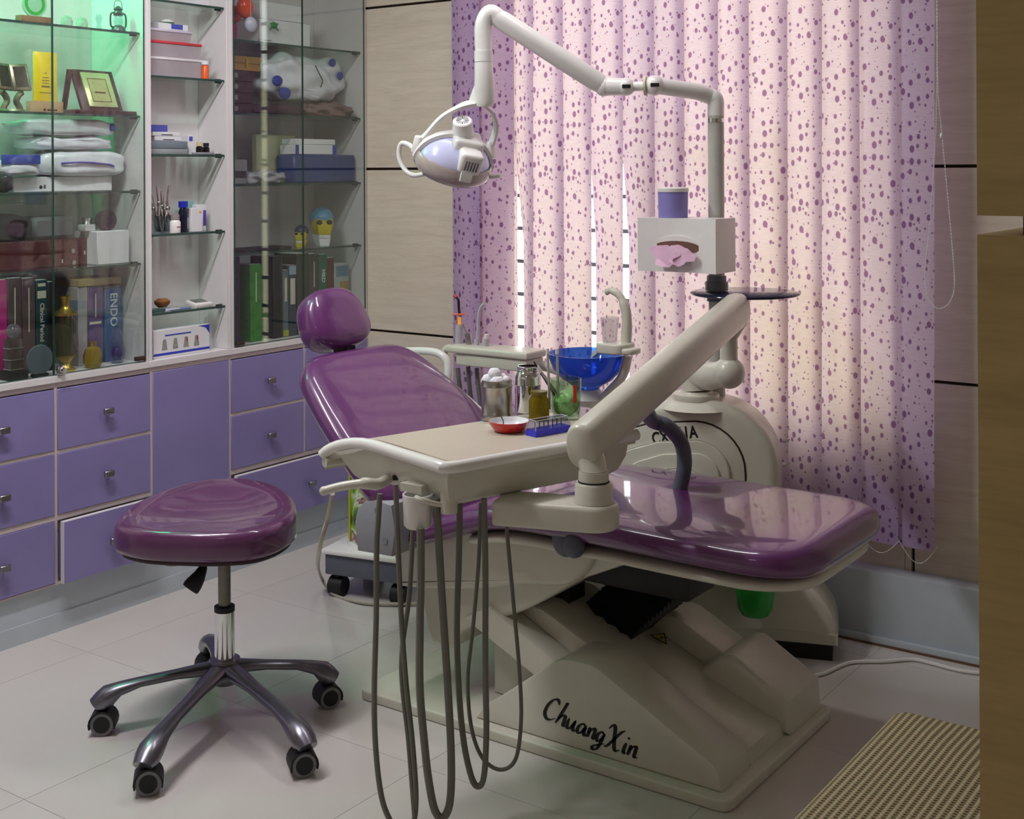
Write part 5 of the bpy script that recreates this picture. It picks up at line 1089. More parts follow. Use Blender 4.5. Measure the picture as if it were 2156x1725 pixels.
bm = B(); box(bm, -0.028, 0.028, -0.034, 0.034, 0, 0.028, bev=0.002); t.part('plinth', bm, BLACK, local=True)
bm = B(); box(bm, -0.018, 0.018, -0.021, 0.021, 0.0285, 0.125, bev=0.002); cl_ = t.part('column', bm, mat('smoky_column', (72, 60, 56), 0.15, coat=0.5), local=True)
for z in (0.03, 0.06, 0.095): bm = B(); box(bm, -0.0195, 0.0195, -0.0225, 0.0225, z, z + 0.003); t.part('silver_band', bm, CHROME, local=True, parent=cl_)
bm = B(); ball(bm, (0, 0, 0.148), 0.0225); t.part('crystal_ball', bm, mat('crystal', (220, 220, 232), 0.03, trans=0.9, ior=1.4), local=True)
p = LP(83, ZB, -3.52)
t = Thing('glass_disc_award', 'round frosted glass disc award at the front of bottom shelf', 'award', p)
bm = B(); box(bm, -0.012, 0.012, -0.024, 0.024, 0, 0.010); t.part('stand', bm, BLACK, local=True)
Mg = Matrix.Translation((0, 0, 0.052)) @ Matrix.Rotation(R(90), 4, 'Y') @ Matrix.Rotation(R(0), 4, 'Z'); bm = B(); lathe(bm, [(0, -0.004), (0.046, -0.004), (0.048, 0), (0.046, 0.004), (0, 0.004)], 40, Mg); t.part('disc', bm, mat('frosted_glass', (118, 132, 142), 0.3, trans=0.4, ior=1.2), local=True)
p = LP(195, ZB, -3.535)
t = Thing('perfume_bottle', 'squat faceted amber perfume bottle at the front of bottom shelf', 'bottle', p)
bm = B(); lathe(bm, [(0, 0), (0.022, 0), (0.030, 0.015), (0.031, 0.040), (0.024, 0.062), (0.012, 0.070), (0, 0.070)], 8); t.part('body', bm, mat('yellow_glass', (176, 150, 16), 0.06, trans=0.45, ior=1.2, coat=0.5), local=True, angle=20)
bm = B(); lathe(bm, [(0, 0.0705), (0.012, 0.0705), (0.014, 0.074), (0.013, 0.086), (0, 0.088)], 16); t.part('stopper', bm, GOLD, local=True)
p = LP(246, ZB, -3.552)
t = Thing('glass_sculpture', 'clear glass teardrop sculpture with a dark blue core', 'ornament', p)
bm = B(); lathe(bm, [(0, 0), (0.018, 0), (0.026, 0.02), (0.028, 0.045), (0.020, 0.08), (0.010, 0.115), (0.004, 0.14), (0, 0.145)], 20); t.part('glass', bm, thin_glass('sculpture_glass', (228, 232, 240)), local=True)
bm = B(); ball(bm, (0, 0, 0.034), 0.018, (1, 1, 1.3)); t.part('blue_core', bm, mat('cobalt', (24, 24, 120), 0.15), local=True)
# ---- left cabinet, fourth shelf
zs = ZL[3]
o, (a, b, zt) = bxp('document_case', 'dark maroon case with two round knobs on the fourth shelf', 'case', -14, 204, 506, zs, -3.60, 0.15, mat('dark_maroon', (78, 24, 28), 0.35, coat=0.3))
for px, py in ((152, 528), (154, 553)):
    bm = B(); c = at_x(px, py, -3.60); tube(bm, [c + Vector((0.0003, 0, 0)), c + Vector((0.006, 0, 0))], 0.0075, 12); label_on(o, bm, STEEL, 'knob')
for px, py in ((131, 550), (178, 532)):
    bm = B(); c = at_x(px, py, -3.60); box(bm, 0.0003, 0.0012, -0.002, 0.002, -0.006, 0.006, M=Matrix.Translation(c)); label_on(o, bm, CREAM, 'label_mark')
bxp('equipment_case', 'grey rounded case standing on the maroon case', 'case', 72, 160, 456, zt + 0.0006, -3.62, 0.10, mat('case_grey', (104, 106, 110), 0.5), bev=0.012)
random.seed(2)
def lump(name, label, cat, x0, x1, y0, y1, z0, z1, m, amp=0.006, seed=1, group=None, n=3, sq=0.55):
    bm = B(); bmesh.ops.create_icosphere(bm, subdivisions=n, radius=1); rnd = random.Random(seed); ph = [rnd.uniform(0, 6) for _ in range(6)]
    c = Vector(((x0 + x1) / 2, (y0 + y1) / 2, (z0 + z1) / 2)); s_ = Vector(((x1 - x0) / 2, (y1 - y0) / 2, (z1 - z0) / 2))
    for v in bm.verts:
        q = Vector([math.copysign(abs(k_) ** sq, k_) for k_ in v.co]); w = math.sin(q.y * 5 + ph[0]) * math.sin(q.z * 6 + ph[1] + q.x * 3) + 0.6 * math.sin(q.y * 11 + ph[2] + q.z * 4) + 0.5 * math.sin(q.x * 9 + ph[3])
        v.co = c + Vector((q.x * s_.x, q.y * s_.y, q.z * s_.z)) * (1 + 0.0) + v.co.normalized() * amp * w
        v.co.z = max(v.co.z, z0); v.co.y = min(max(v.co.y, y0 - 0.004), y1 + 0.004)
    return single(name, bm, m, label, cat, group, angle=60)
lump('bag', 'black soft bag on the maroon case at the cabinet left', 'bag', -3.72, -3.60, Y(-10, -3.6), Y(72, -3.6), zt + 0.0006, zt + 0.085, mat('black_nylon', (34, 34, 40), 0.6), 0.004, 4)
o, (a, b, zt2) = bxp('carton', 'plain white carton at the right end of the fourth shelf', 'box', 205, 272, 486, zs, -3.545, 0.12, PAPER)
bm = B(); tube(bm, [(-3.60, (a + b) / 2 + 0.0, zt2 + 0.034), (-3.57, (a + b) / 2 + 0.0, zt2 + 0.034)], 0.033, 28); bm2 = B(); single('tape_roll', bm, mat('dark_tape', (52, 40, 48), 0.4), 'dark round tape roll standing on the white carton', 'tape roll')
bm2.free()
p = Vector((-3.60, a + 0.006, zt2 + 0.0004)); t = Thing('plaster_cast', 'small white plaster cast on the corner of the white carton', 'plaster cast', p)
bm = B(); box(bm, -0.02, 0.02, -0.028, 0.014, 0, 0.022, bev=0.004); t.part('block', bm, PAPER, local=True); bm = B(); lathe(bm, [(0, 0.0225), (0.016, 0.0225), (0.012, 0.034), (0.018, 0.044), (0, 0.046)], 16, Matrix.Translation((0, -0.006, 0))); t.part('stub', bm, STEEL, local=True)
# ---- left cabinet, third shelf: papers and bagged gowns
zs = ZL[2]
GOWN = mat('white_gown_in_film', (222, 224, 232), 0.4, coat=0.6, coat_rough=0.15, var=0.05, bump=0.4, scale=14); BLUEC = mat('blue_cloth', (52, 70, 160), 0.7, var=0.1)
o, (a, b, zt) = bxp('paper_carton', 'flat white carton with small dark marks under the folded gowns', 'box', 28, 236, 372, zs, -3.585, 0.15, PAPER)
bm = B(); c = at_x(86, 394, -3.585); tube(bm, [c + Vector((0.0002, 0, 0)), c + Vector((0.001, 0, 0))], 0.006, 10); label_on(o, bm, INK, 'mark'); bm = B(); c = at_x(94, 393, -3.585); box(bm, 0.0002, 0.001, -0.004, 0.004, -0.006, 0.006, M=Matrix.Translation(c)); label_on(o, bm, DGREY, 'mark')
gz = zt + 0.0005
lv = [(98, 276, 366, 318, 'lowest folded white gown of the stack with a violet stripe'), (84, 250, 322, 288, 'middle folded white gown of the stack in clear film'), (60, 256, 286, 252, 'topmost folded white gown of the stack with a blue corner')]
for i, (xa, xb, yb_, yt_, lab) in enumerate(lv):
    z1_ = Z(150, yt_, -3.57); o = lump('folded_gown', lab, 'gown', -3.72, -3.555, Y(xa, -3.55), Y(xb, -3.55) - 0.002, gz, z1_, GOWN, 0.0035, 10 + i, 'folded gowns in the left cabinet', 4, 0.42); gz = z1_ + 0.0035
    if i == 0: bm = B(); tube(bm, spline([at_x(130, 344, -3.552), at_x(180, 342, -3.551), at_x(225, 346, -3.552), at_x(240, 350, -3.553)], 5), 0.0035, 6); label_on(o, bm, mat('violet_stripe', (96, 84, 176), 0.6), 'stripe')
    if i == 2: bm = B(); ball(bm, at_x(236, 268, -3.562), 0.013, (0.6, 1, 1)); label_on(o, bm, BLUEC, 'blue_corner')
o = lump('folded_gown', 'white gown with a broad blue trim at left of stack', 'gown', -3.68, -3.545, Y(-12, -3.55), Y(92, -3.55), zt + 0.0045, zt + 0.052, GOWN, 0.003, 31, 'folded gowns in the left cabinet', 4, 0.45)
bm = B(); box(bm, -3.5445, -3.5405, Y(4, -3.54), Y(86, -3.54), Z(45, 346, -3.54), Z(45, 326, -3.54), bev=0.0015); label_on(o, bm, BLUEC, 'blue_trim')
lump('glove_bag', 'dark bundle in clear film at the left front of third shelf', 'bag', -3.58, -3.52, Y(-14, -3.54), Y(24, -3.54), zs + 0.0005, Z(10, 364, -3.54), mat('dark_bundle', (36, 42, 44), 0.4, coat=0.4), 0.003, 8)
# ---- left cabinet, second shelf
zs = ZL[1]
p = LP(27, zs, -3.57)
SILV = mat('antique_silver', (150, 142, 120), 0.35, metal=0.9, var=0.3, scale=60)
t = Thing('open_book_ornament', 'antique silver open-book ornament on a curved pedestal', 'ornament', p)
for s_ in (-1, 1):
    bm = B(); M1 = Matrix.Translation((0, s_ * 0.029, 0.108)) @ Matrix.Rotation(R(-18), 4, 'Y') @ Matrix.Rotation(R(s_ * -10), 4, 'Z'); box(bm, -0.006, 0.006, -0.029, 0.029, -0.044, 0.044, M=M1, bev=0.003); pg = t.part('page', bm, SILV, local=True)
    bm = B(); box(bm, 0.0062, 0.0072, -0.020, 0.020, -0.034, 0.034, M=M1); t.part('relief', bm, mat('dark_patina', (58, 52, 40), 0.5, metal=0.5, var=0.4, scale=90), local=True, parent=pg)
for s_ in (-1, 1):
    bm = B(); tube(bm, spline([(0, s_ * 0.034, 0.0), (0, s_ * 0.026, 0.016), (0, s_ * 0.016, 0.034), (0, s_ * 0.024, 0.052), (0, s_ * 0.036, 0.062)], 5), [0.010] * 21, 8); t.part('pedestal_scroll', bm, SILV, local=True)
bm = B(); lathe(bm, [(0, 0), (0.045, 0), (0.04, 0.008), (0, 0.010)], 24); t.part('foot', bm, SILV, local=True)
y0, y1 = Y(64, -3.56, 225), Y(133, -3.56, 225); p = Vector((-3.57, (y0 + y1) / 2, zs))
t = Thing('yellow_plaque', 'upright yellow plaque with dark lettering on a pale wooden base', 'plaque', p)
PW = wood('pale_wood', (170, 136, 100), (196, 162, 124), 8, (1, 0.5, 5)); hb = Z(98, 213, -3.56) - zs; ht = Z(98, 110, -3.565) - zs
bm = B(); box(bm, -0.014, 0.012, -(y1 - y0) / 2, (y1 - y0) / 2, 0, hb, bev=0.002); bs = t.part('base', bm, PW, local=True)
bm = B(); box(bm, -0.003, 0.003, -(y1 - y0) * 0.355, (y1 - y0) * 0.355, hb + 0.0005, ht, bev=0.001); pn = t.part('panel', bm, mat('yellow_acrylic', (238, 208, 20), 0.3, coat=0.3), local=True)
for z, w in ((0.118, 0.010), (0.104, 0.022), (0.095, 0.026), (0.086, 0.024), (0.074, 0.030), (0.056, 0.044)):
    bm = B(); box(bm, 0.0032, 0.0038, -w / 2, w / 2, z + hb * 0.2, z + hb * 0.2 + 0.0022 + (0.003 if w == 0.030 else 0)); t.part('print_line', bm, mat('olive_print', (120, 104, 20), 0.6), local=True, parent=pn)
bm = B(); box(bm, 0.0122, 0.0128, -0.014, -0.006, 0.006, 0.014); box(bm, 0.0122, 0.0128, 0.0, 0.036, 0.007, 0.012); t.part('base_print', bm, mat('brown_print', (88, 56, 36), 0.6), local=True, parent=bs)
y0, y1 = Y(138, -3.58, 240), Y(286, -3.53, 240); p = Vector((-3.60, (y0 + y1) / 2, zs))
t = Thing('certificate_plaque', 'dark wooden A-frame plaque with a framed gold certificate', 'plaque', p); DW = wood('dark_mahogany', (52, 22, 22), (78, 34, 34), 8, (1, 4, 0.6), 0.3)
wy = (y1 - y0) / 2
bm = B(); box(bm, -0.06, 0.075, -wy, wy, 0, 0.014, bev=0.002); t.part('base', bm, DW, local=True)
Mf = Matrix.Translation((0.040, wy * 0.10, 0.0145)) @ Matrix.Rotation(R(-24), 4, 'Y')
bm = B(); box(bm, -0.012, 0, -0.080, 0.080, 0, 0.150, M=Mf, bev=0.002); fb = t.part('leaning_board', bm, DW, local=True)
bm = B(); box(bm, 0.0003, 0.005, -0.052, 0.060, 0.012, 0.138, M=Mf, bev=0.001); ge = t.part('gold_frame', bm, mat('pale_gold', (206, 202, 150), 0.25, metal=0.5), local=True, parent=fb)
bm = B(); box(bm, 0.0052, 0.0058, -0.034, 0.040, 0.030, 0.116, M=Mf); t.part('certificate', bm, mat('certificate_paper', (176, 164, 112), 0.5, var=0.12, scale=60), local=True, parent=fb)
bm = B()
for a_1, b_1, c_1, d_1 in ((-0.034, 0.040, 0.030, 0.032), (-0.034, 0.040, 0.114, 0.116), (-0.034, -0.032, 0.030, 0.116), (0.038, 0.040, 0.030, 0.116), (-0.018, 0.024, 0.061, 0.067)): box(bm, 0.006, 0.0064, a_1, b_1, c_1, d_1, M=Mf)
t.part('certificate_border', bm, mat('brown_print', (88, 56, 36), 0.6), local=True, parent=fb)
Mb = Matrix.Translation((-0.055, wy * 0.0, 0.0145)) @ Matrix.Rotation(R(14), 4, 'Y'); bm = B(); box(bm, 0, 0.010, -0.085, -0.069, 0, 0.140, M=Mb); box(bm, 0, 0.010, 0.064, 0.080, 0, 0.140, M=Mb); t.part('back_strut', bm, DW, local=True)
# ---- left cabinet, top shelf
zs = ZL[0]
p = Vector((-3.58, Y(76, -3.57, 45), zs)); t = Thing('green_award', 'clear green award disc with a printed circle on wooden base', 'award', p)
bm = B(); box(bm, -0.016, 0.016, -0.057, 0.057, 0, 0.026, bev=0.002); t.part('base', bm, wood('mid_wood', (122, 84, 56), (146, 106, 74), 8, (1, 0.5, 5)), local=True)
Mg = Matrix.Translation((0, 0, 0.066)) @ Matrix.Rotation(R(90), 4, 'Y'); bm = B(); lathe(bm, [(0, -0.004), (0.043, -0.004), (0.045, 0), (0.043, 0.004), (0, 0.004)], 32, Mg); dk = t.part('disc', bm, mat('pale_green_glass', (170, 226, 190), 0.2, trans=0.3, ior=1.2), local=True)
bm = B(); lathe(bm, [(0.026, 0.0043), (0.036, 0.0043), (0.036, 0.0048), (0.026, 0.0048)], 32, Mg); t.part('printed_ring', bm, mat('green_print', (40, 170, 60), 0.5), local=True, parent=dk)
for px, nm in ((141, 'left'), (173, 'right')):
    p = Vector((-3.57, Y(px, -3.57, 50), zs)); t = Thing('glass_egg', 'small clear glass egg on top shelf, %s of the pair' % nm, 'ornament', p, group='glass eggs on the top shelf')
    bm = B(); lathe(bm, [(0, 0), (0.011, 0.0), (0.018, 0.008), (0.0195, 0.018), (0.015, 0.032), (0.007, 0.038), (0, 0.039)], 20); t.part('egg', bm, mat('green_tint_crystal', (196, 226, 206), 0.05, trans=0.7, ior=1.3), local=True)
p = Vector((-3.58, Y(208, -3.58, 45), zs)); t = Thing('glass_figurine', 'small clear glass figurine between the eggs and the lantern', 'ornament', p)
bm = B(); lathe(bm, [(0, 0), (0.018, 0), (0.010, 0.01), (0.006, 0.025), (0.012, 0.04), (0.008, 0.055), (0, 0.060)], 16); t.part('figure', bm, MATS['sculpture_glass'], local=True)
p = Vector((-3.565, Y(249, -3.565, 60), zs)); t = Thing('lantern', 'miniature grey hurricane lantern at the right end of top shelf', 'lantern', p); LNT = mat('pewter', (84, 96, 96), 0.35, metal=0.8)
bm = B(); lathe(bm, [(0, 0), (0.024, 0), (0.025, 0.006), (0.020, 0.018), (0.012, 0.024), (0, 0.024)], 20); t.part('tank', bm, LNT, local=True)
bm = B(); lathe(bm, [(0.012, 0.0245), (0.017, 0.036), (0.012, 0.055)], 18); t.part('globe', bm, MATS['sculpture_glass'], local=True)
bm = B(); lathe(bm, [(0, 0.0555), (0.015, 0.0555), (0.017, 0.064), (0.012, 0.072), (0.016, 0.078), (0.006, 0.088), (0, 0.090)], 18); t.part('cap', bm, LNT, local=True)
for s_ in (-1, 1): bm = B(); tube(bm, spline([(0, s_ * 0.018, 0.016), (0, s_ * 0.030, 0.022), (0, s_ * 0.030, 0.058), (0, s_ * 0.016, 0.066)], 5), 0.003, 6); t.part('side_tube', bm, LNT, local=True)
bm = B(); tube(bm, spline([(0, -0.016, 0.078), (0, -0.012, 0.104), (0, 0.012, 0.104), (0, 0.016, 0.078)], 6), 0.0012, 6); t.part('bail', bm, LNT, local=True)

# ---- open shelves
XM = -3.53
zs = ZM[1]
def tub(label, x0, x1, ytop, ybot, lidcol, zs, X, dep=0.095, lidh=0.010):
    y0, y1 = Y(x0, X), Y(x1, X); z1 = Z((x0 + x1) / 2, ytop, X); c = Vector((X - dep / 2, (y0 + y1) / 2, zs)); t = Thing('storage_tub', label, 'container', c, group='clear tubs stacked on the open shelves')
    h = z1 - zs; w = (y1 - y0) / 2
    bm = B(); loft(bm, [[(a * dep / 2 * 0.92, b * w * 0.94, 0.0004) for a, b in ((-1, -1), (1, -1), (1, 1), (-1, 1))], [(a * dep / 2, b * w, h - lidh) for a, b in ((-1, -1), (1, -1), (1, 1), (-1, 1))]]); t.part('tub', bm, mat('milky_tub', (202, 192, 198), 0.3, trans=0.35, ior=1.15), local=True)
    bm = B(); box(bm, -dep / 2 - 0.003, dep / 2 + 0.003, -w - 0.003, w + 0.003, h - lidh + 0.0003, h, bev=0.003); t.part('lid', bm, mat('lid_%d_%d' % lidcol[:2], lidcol, 0.35), local=True)
    return z1
z = tub('lowest clear tub of the stack, with a wide white lid', 312, 430, 122, 162, (224, 220, 222), zs, XM)
z = tub('clear tub with a bright red lid in the stack', 312, 425, 88, 122, (206, 62, 70), z + 0.0005, XM)
z = tub('topmost small clear tub with a pale lilac lid', 312, 405, 62, 88, (206, 200, 214), z + 0.0005, XM - 0.005)
o, (a, b, z2) = bxp('small_carton', 'small flat white and blue carton on the topmost tub', 'box', 334, 396, 50, z + 0.0005, XM - 0.015, 0.05, PAPER, bev=0.001)
bm = B(); box(bm, XM - 0.0148, XM - 0.0142, Y(362, XM - 0.015), Y(386, XM - 0.015), z + 0.004, z2 - 0.001); label_on(o, bm, mat('blue_print', (72, 84, 176), 0.5))
p = Vector((XM - 0.04, Y(352, XM - 0.04), z2 + 0.0004)); t = Thing('green_rim_bowl', 'small upturned bowl with a green rim on the cartons', 'bowl', p)
bm = B(); lathe(bm, [(0.026, 0.0), (0.024, 0.008), (0.014, 0.015), (0, 0.016)], 20); t.part('bowl', bm, PAPER, local=True); bm = B(); lathe(bm, [(0.0262, 0.0), (0.028, 0.002), (0.0262, 0.005)], 20); t.part('rim', bm, mat('green_rim', (60, 110, 60), 0.4), local=True)
p = Vector((XM + 0.008, Y(433, XM + 0.008), zs)); t = Thing('orange_pot', 'small orange bottle with white cap beside the tub stack', 'bottle', p)
bm = B(); lathe(bm, [(0, 0), (0.0125, 0), (0.0125, 0.045), (0.009, 0.050), (0, 0.050)], 18); t.part('bottle', bm, mat('orange_plastic', (228, 96, 36), 0.35), local=True); bm = B(); lathe(bm, [(0, 0.0505), (0.013, 0.0505), (0.013, 0.064), (0, 0.064)], 18); t.part('cap', bm, PAPER, local=True)
bxp('small_carton', 'small white cartons row at the top of the open shelves', 'box', 414, 440, -6, ZM[0], XM, 0.05, PAPER, bev=0.001)
zs = ZM[2]
y0, y1 = Y(312, XM), Y(396, XM); z1 = Z(350, 297, XM)
t = Thing('glass_tray', 'clear lidded instrument tray on the third open shelf', 'tray', (XM - 0.045, (y0 + y1) / 2, zs)); h = z1 - zs; w = (y1 - y0) / 2
bm = B(); box(bm, -0.045, 0.045, -w, w, 0.0004, h * 0.42, bev=0.003); t.part('tray', bm, mat('grey_clear_tray', (176, 180, 184), 0.25, trans=0.3, ior=1.15), local=True); bm = B(); box(bm, -0.045, 0.045, -w, w, h * 0.42 + 0.0005, h, bev=0.004); t.part('cover', bm, mat('blue_clear_cover', (150, 162, 172), 0.2, trans=0.4, ior=1.15), local=True)
zc = z1
for k, (xa, xb, yt, lab) in enumerate(((326, 382, 287, 'lower of two long white cartons on the clear tray'), (322, 379, 278, 'upper of two long white cartons on the clear tray'))):
    o, (a, b, z2) = bxp('carton', lab, 'box', xa, xb, yt, zc + 0.0005, XM - 0.008, 0.06, PAPER, 'white cartons on open shelves', bev=0.001); bm = B(); box(bm, XM - 0.0078, XM - 0.0072, a + (b - a) * 0.30, a + (b - a) * 0.72, zc + 0.004, zc + 0.0065); label_on(o, bm, INK); zc = z2
bxp('carton', 'flat blue carton on top of the long white cartons', 'box', 318, 353, 263, zc + 0.0005, XM - 0.012, 0.05, mat('blue_carton', (84, 88, 176), 0.5), bev=0.001)
o, (a, b, z2) = bxp('carton', 'upright white carton with blue mark beside the clear tray', 'box', 397, 408, 284, zs, XM - 0.02, 0.05, PAPER, 'white cartons on open shelves', bev=0.001); bm = B(); box(bm, XM - 0.0198, XM - 0.0192, a + 0.002, b - 0.006, z2 - 0.022, z2 - 0.006); label_on(o, bm, MATS['blue_print'])
for px, capc, lab, h in ((420, (206, 198, 150), 'black glass bottle with cream cap on third open shelf', 0.038), (434, (30, 30, 34), 'black glass bottle with black cap on third open shelf', 0.036)):
    t = Thing('reagent_bottle', lab, 'bottle', (XM - 0.02, Y(px, XM - 0.02), zs), group='black reagent bottles'); bm = B(); lathe(bm, [(0, 0.0004), (0.0125, 0.0004), (0.0125, h * 0.7), (0.008, h * 0.8), (0, h * 0.8)], 16); t.part('bottle', bm, mat('black_glass', (26, 22, 24), 0.1), local=True); bm = B(); lathe(bm, [(0, h * 0.8 + 0.0004), (0.0105, h * 0.8 + 0.0004), (0.0105, h + 0.006), (0, h + 0.006)], 16); t.part('cap', bm, mat('cap_%d' % capc[0], capc, 0.4), local=True)
bm = B(); box(bm, XM + 0.001, XM + 0.016, Y(402, XM), Y(446, XM), zs + 0.0004, zs + 0.008, bev=0.002); single('metal_tray', bm, GREYP, 'flat grey metal tray at the front of third open shelf', 'tray')
zs = ZM[3]
p = Vector((XM - 0.03, Y(342, XM - 0.03, 480), zs)); t = Thing('forceps_jar', 'clear jar holding upright dental forceps on the open shelf', 'jar', p)
bm = B(); lathe(bm, [(0, 0.0004), (0.030, 0.0004), (0.032, 0.060), (0.0305, 0.060), (0.0285, 0.004), (0, 0.004)], 24); t.part('jar', bm, thin_glass('jar_glass', (226, 232, 236)), local=True)
for k in range(6):
    an = -0.75 + 0.3 * k; base = p + Vector((0.012 * math.sin(k * 2.1), -0.018 + 0.0072 * k, 0.006)); top = base + Vector((-0.012 + 0.006 * (k % 3), an * 0.030, 0.128 + 0.030 * ((k * 3) % 4) / 3)); j = base.lerp(top, 0.62)
    t = Thing('dental_forceps', 'steel dental forceps in jar, %s from the left' % ('first', 'second', 'third', 'fourth', 'fifth', 'sixth')[k], 'forceps', base, group='forceps standing in the jar')
    for s_ in (-1, 1):
        bm = B(); tube(bm, spline([base + Vector((0, s_ * 0.002, 0)), base.lerp(j, 0.5) + Vector((0, s_ * 0.008, 0)), j, top + Vector((0, -s_ * 0.003, 0))], 4), [0.0042] * 9 + [0.0054, 0.0048, 0.0038, 0.0022], 6); t.part('handle', bm, STEEL)
    bm = B(); ball(bm, j, 0.0085, (0.7, 1, 1), 10, 6); t.part('pivot', bm, STEEL)
t = Thing('pill_bottle', 'white bottle with grey cap in front of the forceps jar', 'bottle', (XM + 0.005, Y(366, XM), zs)); bm = B(); lathe(bm, [(0, 0.0004), (0.018, 0.0004), (0.019, 0.004), (0.019, 0.038), (0.013, 0.046), (0, 0.046)], 20); bt = t.part('bottle', bm, WHITEP, local=True)
bm = B(); lathe(bm, [(0, 0.0465), (0.0155, 0.0465), (0.0155, 0.064), (0, 0.065)], 20); t.part('cap', bm, mat('cap_grey', (150, 142, 138), 0.4), local=True); bm = B(); box(bm, 0.0190, 0.0196, -0.008, 0.010, 0.020, 0.0225); t.part('label_line', bm, mat('crimson_ink', (150, 40, 70), 0.5), local=True, parent=bt)
t = Thing('medicine_bottle', 'dark bottle with bright blue cap on the open shelf', 'bottle', (XM - 0.012, Y(386, XM - 0.01), zs)); bm = B(); lathe(bm, [(0, 0.0004), (0.0165, 0.0004), (0.0165, 0.072), (0.011, 0.086), (0, 0.086)], 20); bt = t.part('bottle', bm, mat('navy_glass', (24, 26, 46), 0.1), local=True)
bm = B(); lathe(bm, [(0, 0.0865), (0.0165, 0.0865), (0.0165, 0.108), (0, 0.109)], 20); t.part('cap', bm, mat('cobalt_cap', (30, 44, 170), 0.35), local=True); bm = B(); lathe(bm, [(0.0167, 0.012), (0.0171, 0.012), (0.0171, 0.052), (0.0167, 0.052)], 20); bm.faces.ensure_lookup_table(); bmesh.ops.delete(bm, geom=[f for f in bm.faces if f.calc_center_median().y < 0.004], context='FACES'); t.part('label', bm, PAPER, local=True, parent=bt)
o, (a, b, z2) = bxp('medicine_carton', 'upright white medicine carton with a yellow dot on open shelf', 'box', 403, 426, 438, zs, XM + 0.004, 0.03, PAPER, bev=0.001); bm = B(); box(bm, XM + 0.0042, XM + 0.0048, b - 0.014, b - 0.006, z2 - 0.018, z2 - 0.010); label_on(o, bm, mat('yellow_dot', (226, 180, 50), 0.5))
o, (a, b, z2) = bxp('medicine_carton', 'white and purple carton behind the yellow-dot carton', 'box', 414, 434, 431, zs, XM - 0.032, 0.03, PAPER, bev=0.001); bm = B(); box(bm, XM - 0.0318, XM - 0.0312, b - 0.014, b - 0.001, zs + 0.018, z2 - 0.020); label_on(o, bm, mat('violet_print', (92, 60, 170), 0.5))
bxp('medicine_carton', 'mint green carton behind the blue-capped bottle', 'box', 392, 409, 423, zs, XM - 0.055, 0.025, mat('mint_card', (130, 176, 166), 0.6), bev=0.001)
zs = ZM[4]
bm = B(); p = Vector((XM - 0.02, Y(340, XM - 0.02), zs)); lathe(bm, [(0, 0.0), (0.014, 0.0), (0.026, 0.012), (0.028, 0.022), (0.016, 0.030), (0, 0.031)], 12, Matrix.Translation(p + Vector((0, 0, 0.012)))); single('wooden_pestle_bowl', bm, mat('brown_wood', (138, 86, 48), 0.5, var=0.15), 'small brown wooden bowl lying on packets on the open shelf', 'bowl')
for k, (xa, xb, h, c, lab) in enumerate(((314, 345, 0.010, (44, 92, 88), 'dark green foil packet under the wooden bowl'), (340, 376, 0.007, (196, 202, 220), 'white and blue sachet in the middle of shelf'), (352, 400, 0.004, (92, 110, 170), 'flat blue sachet beside the thermometer unit'))):
    bm = B(); box(bm, XM - 0.045 + 0.012 * k, XM + 0.008, Y(xa, XM), Y(xb, XM) - 0.002, zs + 0.0004, zs + h, bev=0.0015); single('sachet', bm, mat('sachet_%d' % k, c, 0.3, coat=0.3), lab, 'packet', 'packets on the open shelf')
y0, y1 = Y(404, XM), Y(440, XM); t = Thing('thermometer_unit', 'small white digital unit with a grey screen lying on open shelf', 'device', (XM - 0.01, (y0 + y1) / 2, zs)); w = (y1 - y0) / 2
bm = B(); Mx = Matrix.Translation((0, 0, 0.010)) @ Matrix.Rotation(R(12), 4, 'Y'); box(bm, -0.03, 0.03, -w, w, -0.006, 0.010, M=Mx, bev=0.004); cs = t.part('case', bm, WHITEP, local=True); bm = B(); box(bm, -0.024, 0.012, -w * 0.75, w * 0.75, 0.0102, 0.0112, M=Mx); t.part('screen', bm, mat('lcd', (104, 112, 106), 0.2), local=True, parent=cs)
# bottom carton with printed blue bands and four pictured caps
XC = -3.515; y0, y1 = Y(323, XC, 720), Y(441, XC, 720); z1 = Z(380, 686, XC)
o, (a, b, z2) = bxp('dental_carton', 'white and blue carton picturing four dental caps on bottom shelf', 'box', 323, 441, 690, ZB, XC, 0.05, PAPER, bev=0.001); H_ = z2 - ZB; W_ = b - a
NAVY = mat('royal_blue_print', (44, 60, 176), 0.5)
bm = B(); box(bm, XC + 0.0002, XC + 0.0008, a, b, ZB + 0.008, ZB + 0.016); prism(bm, [(b - 0.05, z2 - 0.001), (b - 0.001, z2 - 0.001), (b - 0.001, z2 - 0.032), (b - 0.018, z2 - 0.010)], 'x', XC + 0.0002, XC + 0.0008); label_on(o, bm, NAVY, 'blue_band')
bm = B(); box(bm, XC + 0.0002, XC + 0.0008, a + W_ * 0.20, a + W_ * 0.66, z2 - 0.022, z2 - 0.018); label_on(o, bm, NAVY, 'title_line')
for k in range(4):
    yc = a + W_ * (0.19 + 0.19 * k); bm = B(); prism(bm, [(yc - 0.012, ZB + 0.026), (yc + 0.012, ZB + 0.026), (yc + 0.006, ZB + 0.062), (yc - 0.006, ZB + 0.062)], 'x', XC + 0.0002, XC + 0.0008); label_on(o, bm, mat('grey_picture', (150, 150, 138), 0.5, var=0.2, scale=120), 'pictured_cap')
    if k > 1: bm = B(); box(bm, XC + 0.0009, XC + 0.0012, yc + 0.001, yc + 0.007, ZB + 0.046, ZB + 0.060); label_on(o, bm, mat('brick_print', (150, 70, 44), 0.5), 'pictured_band')
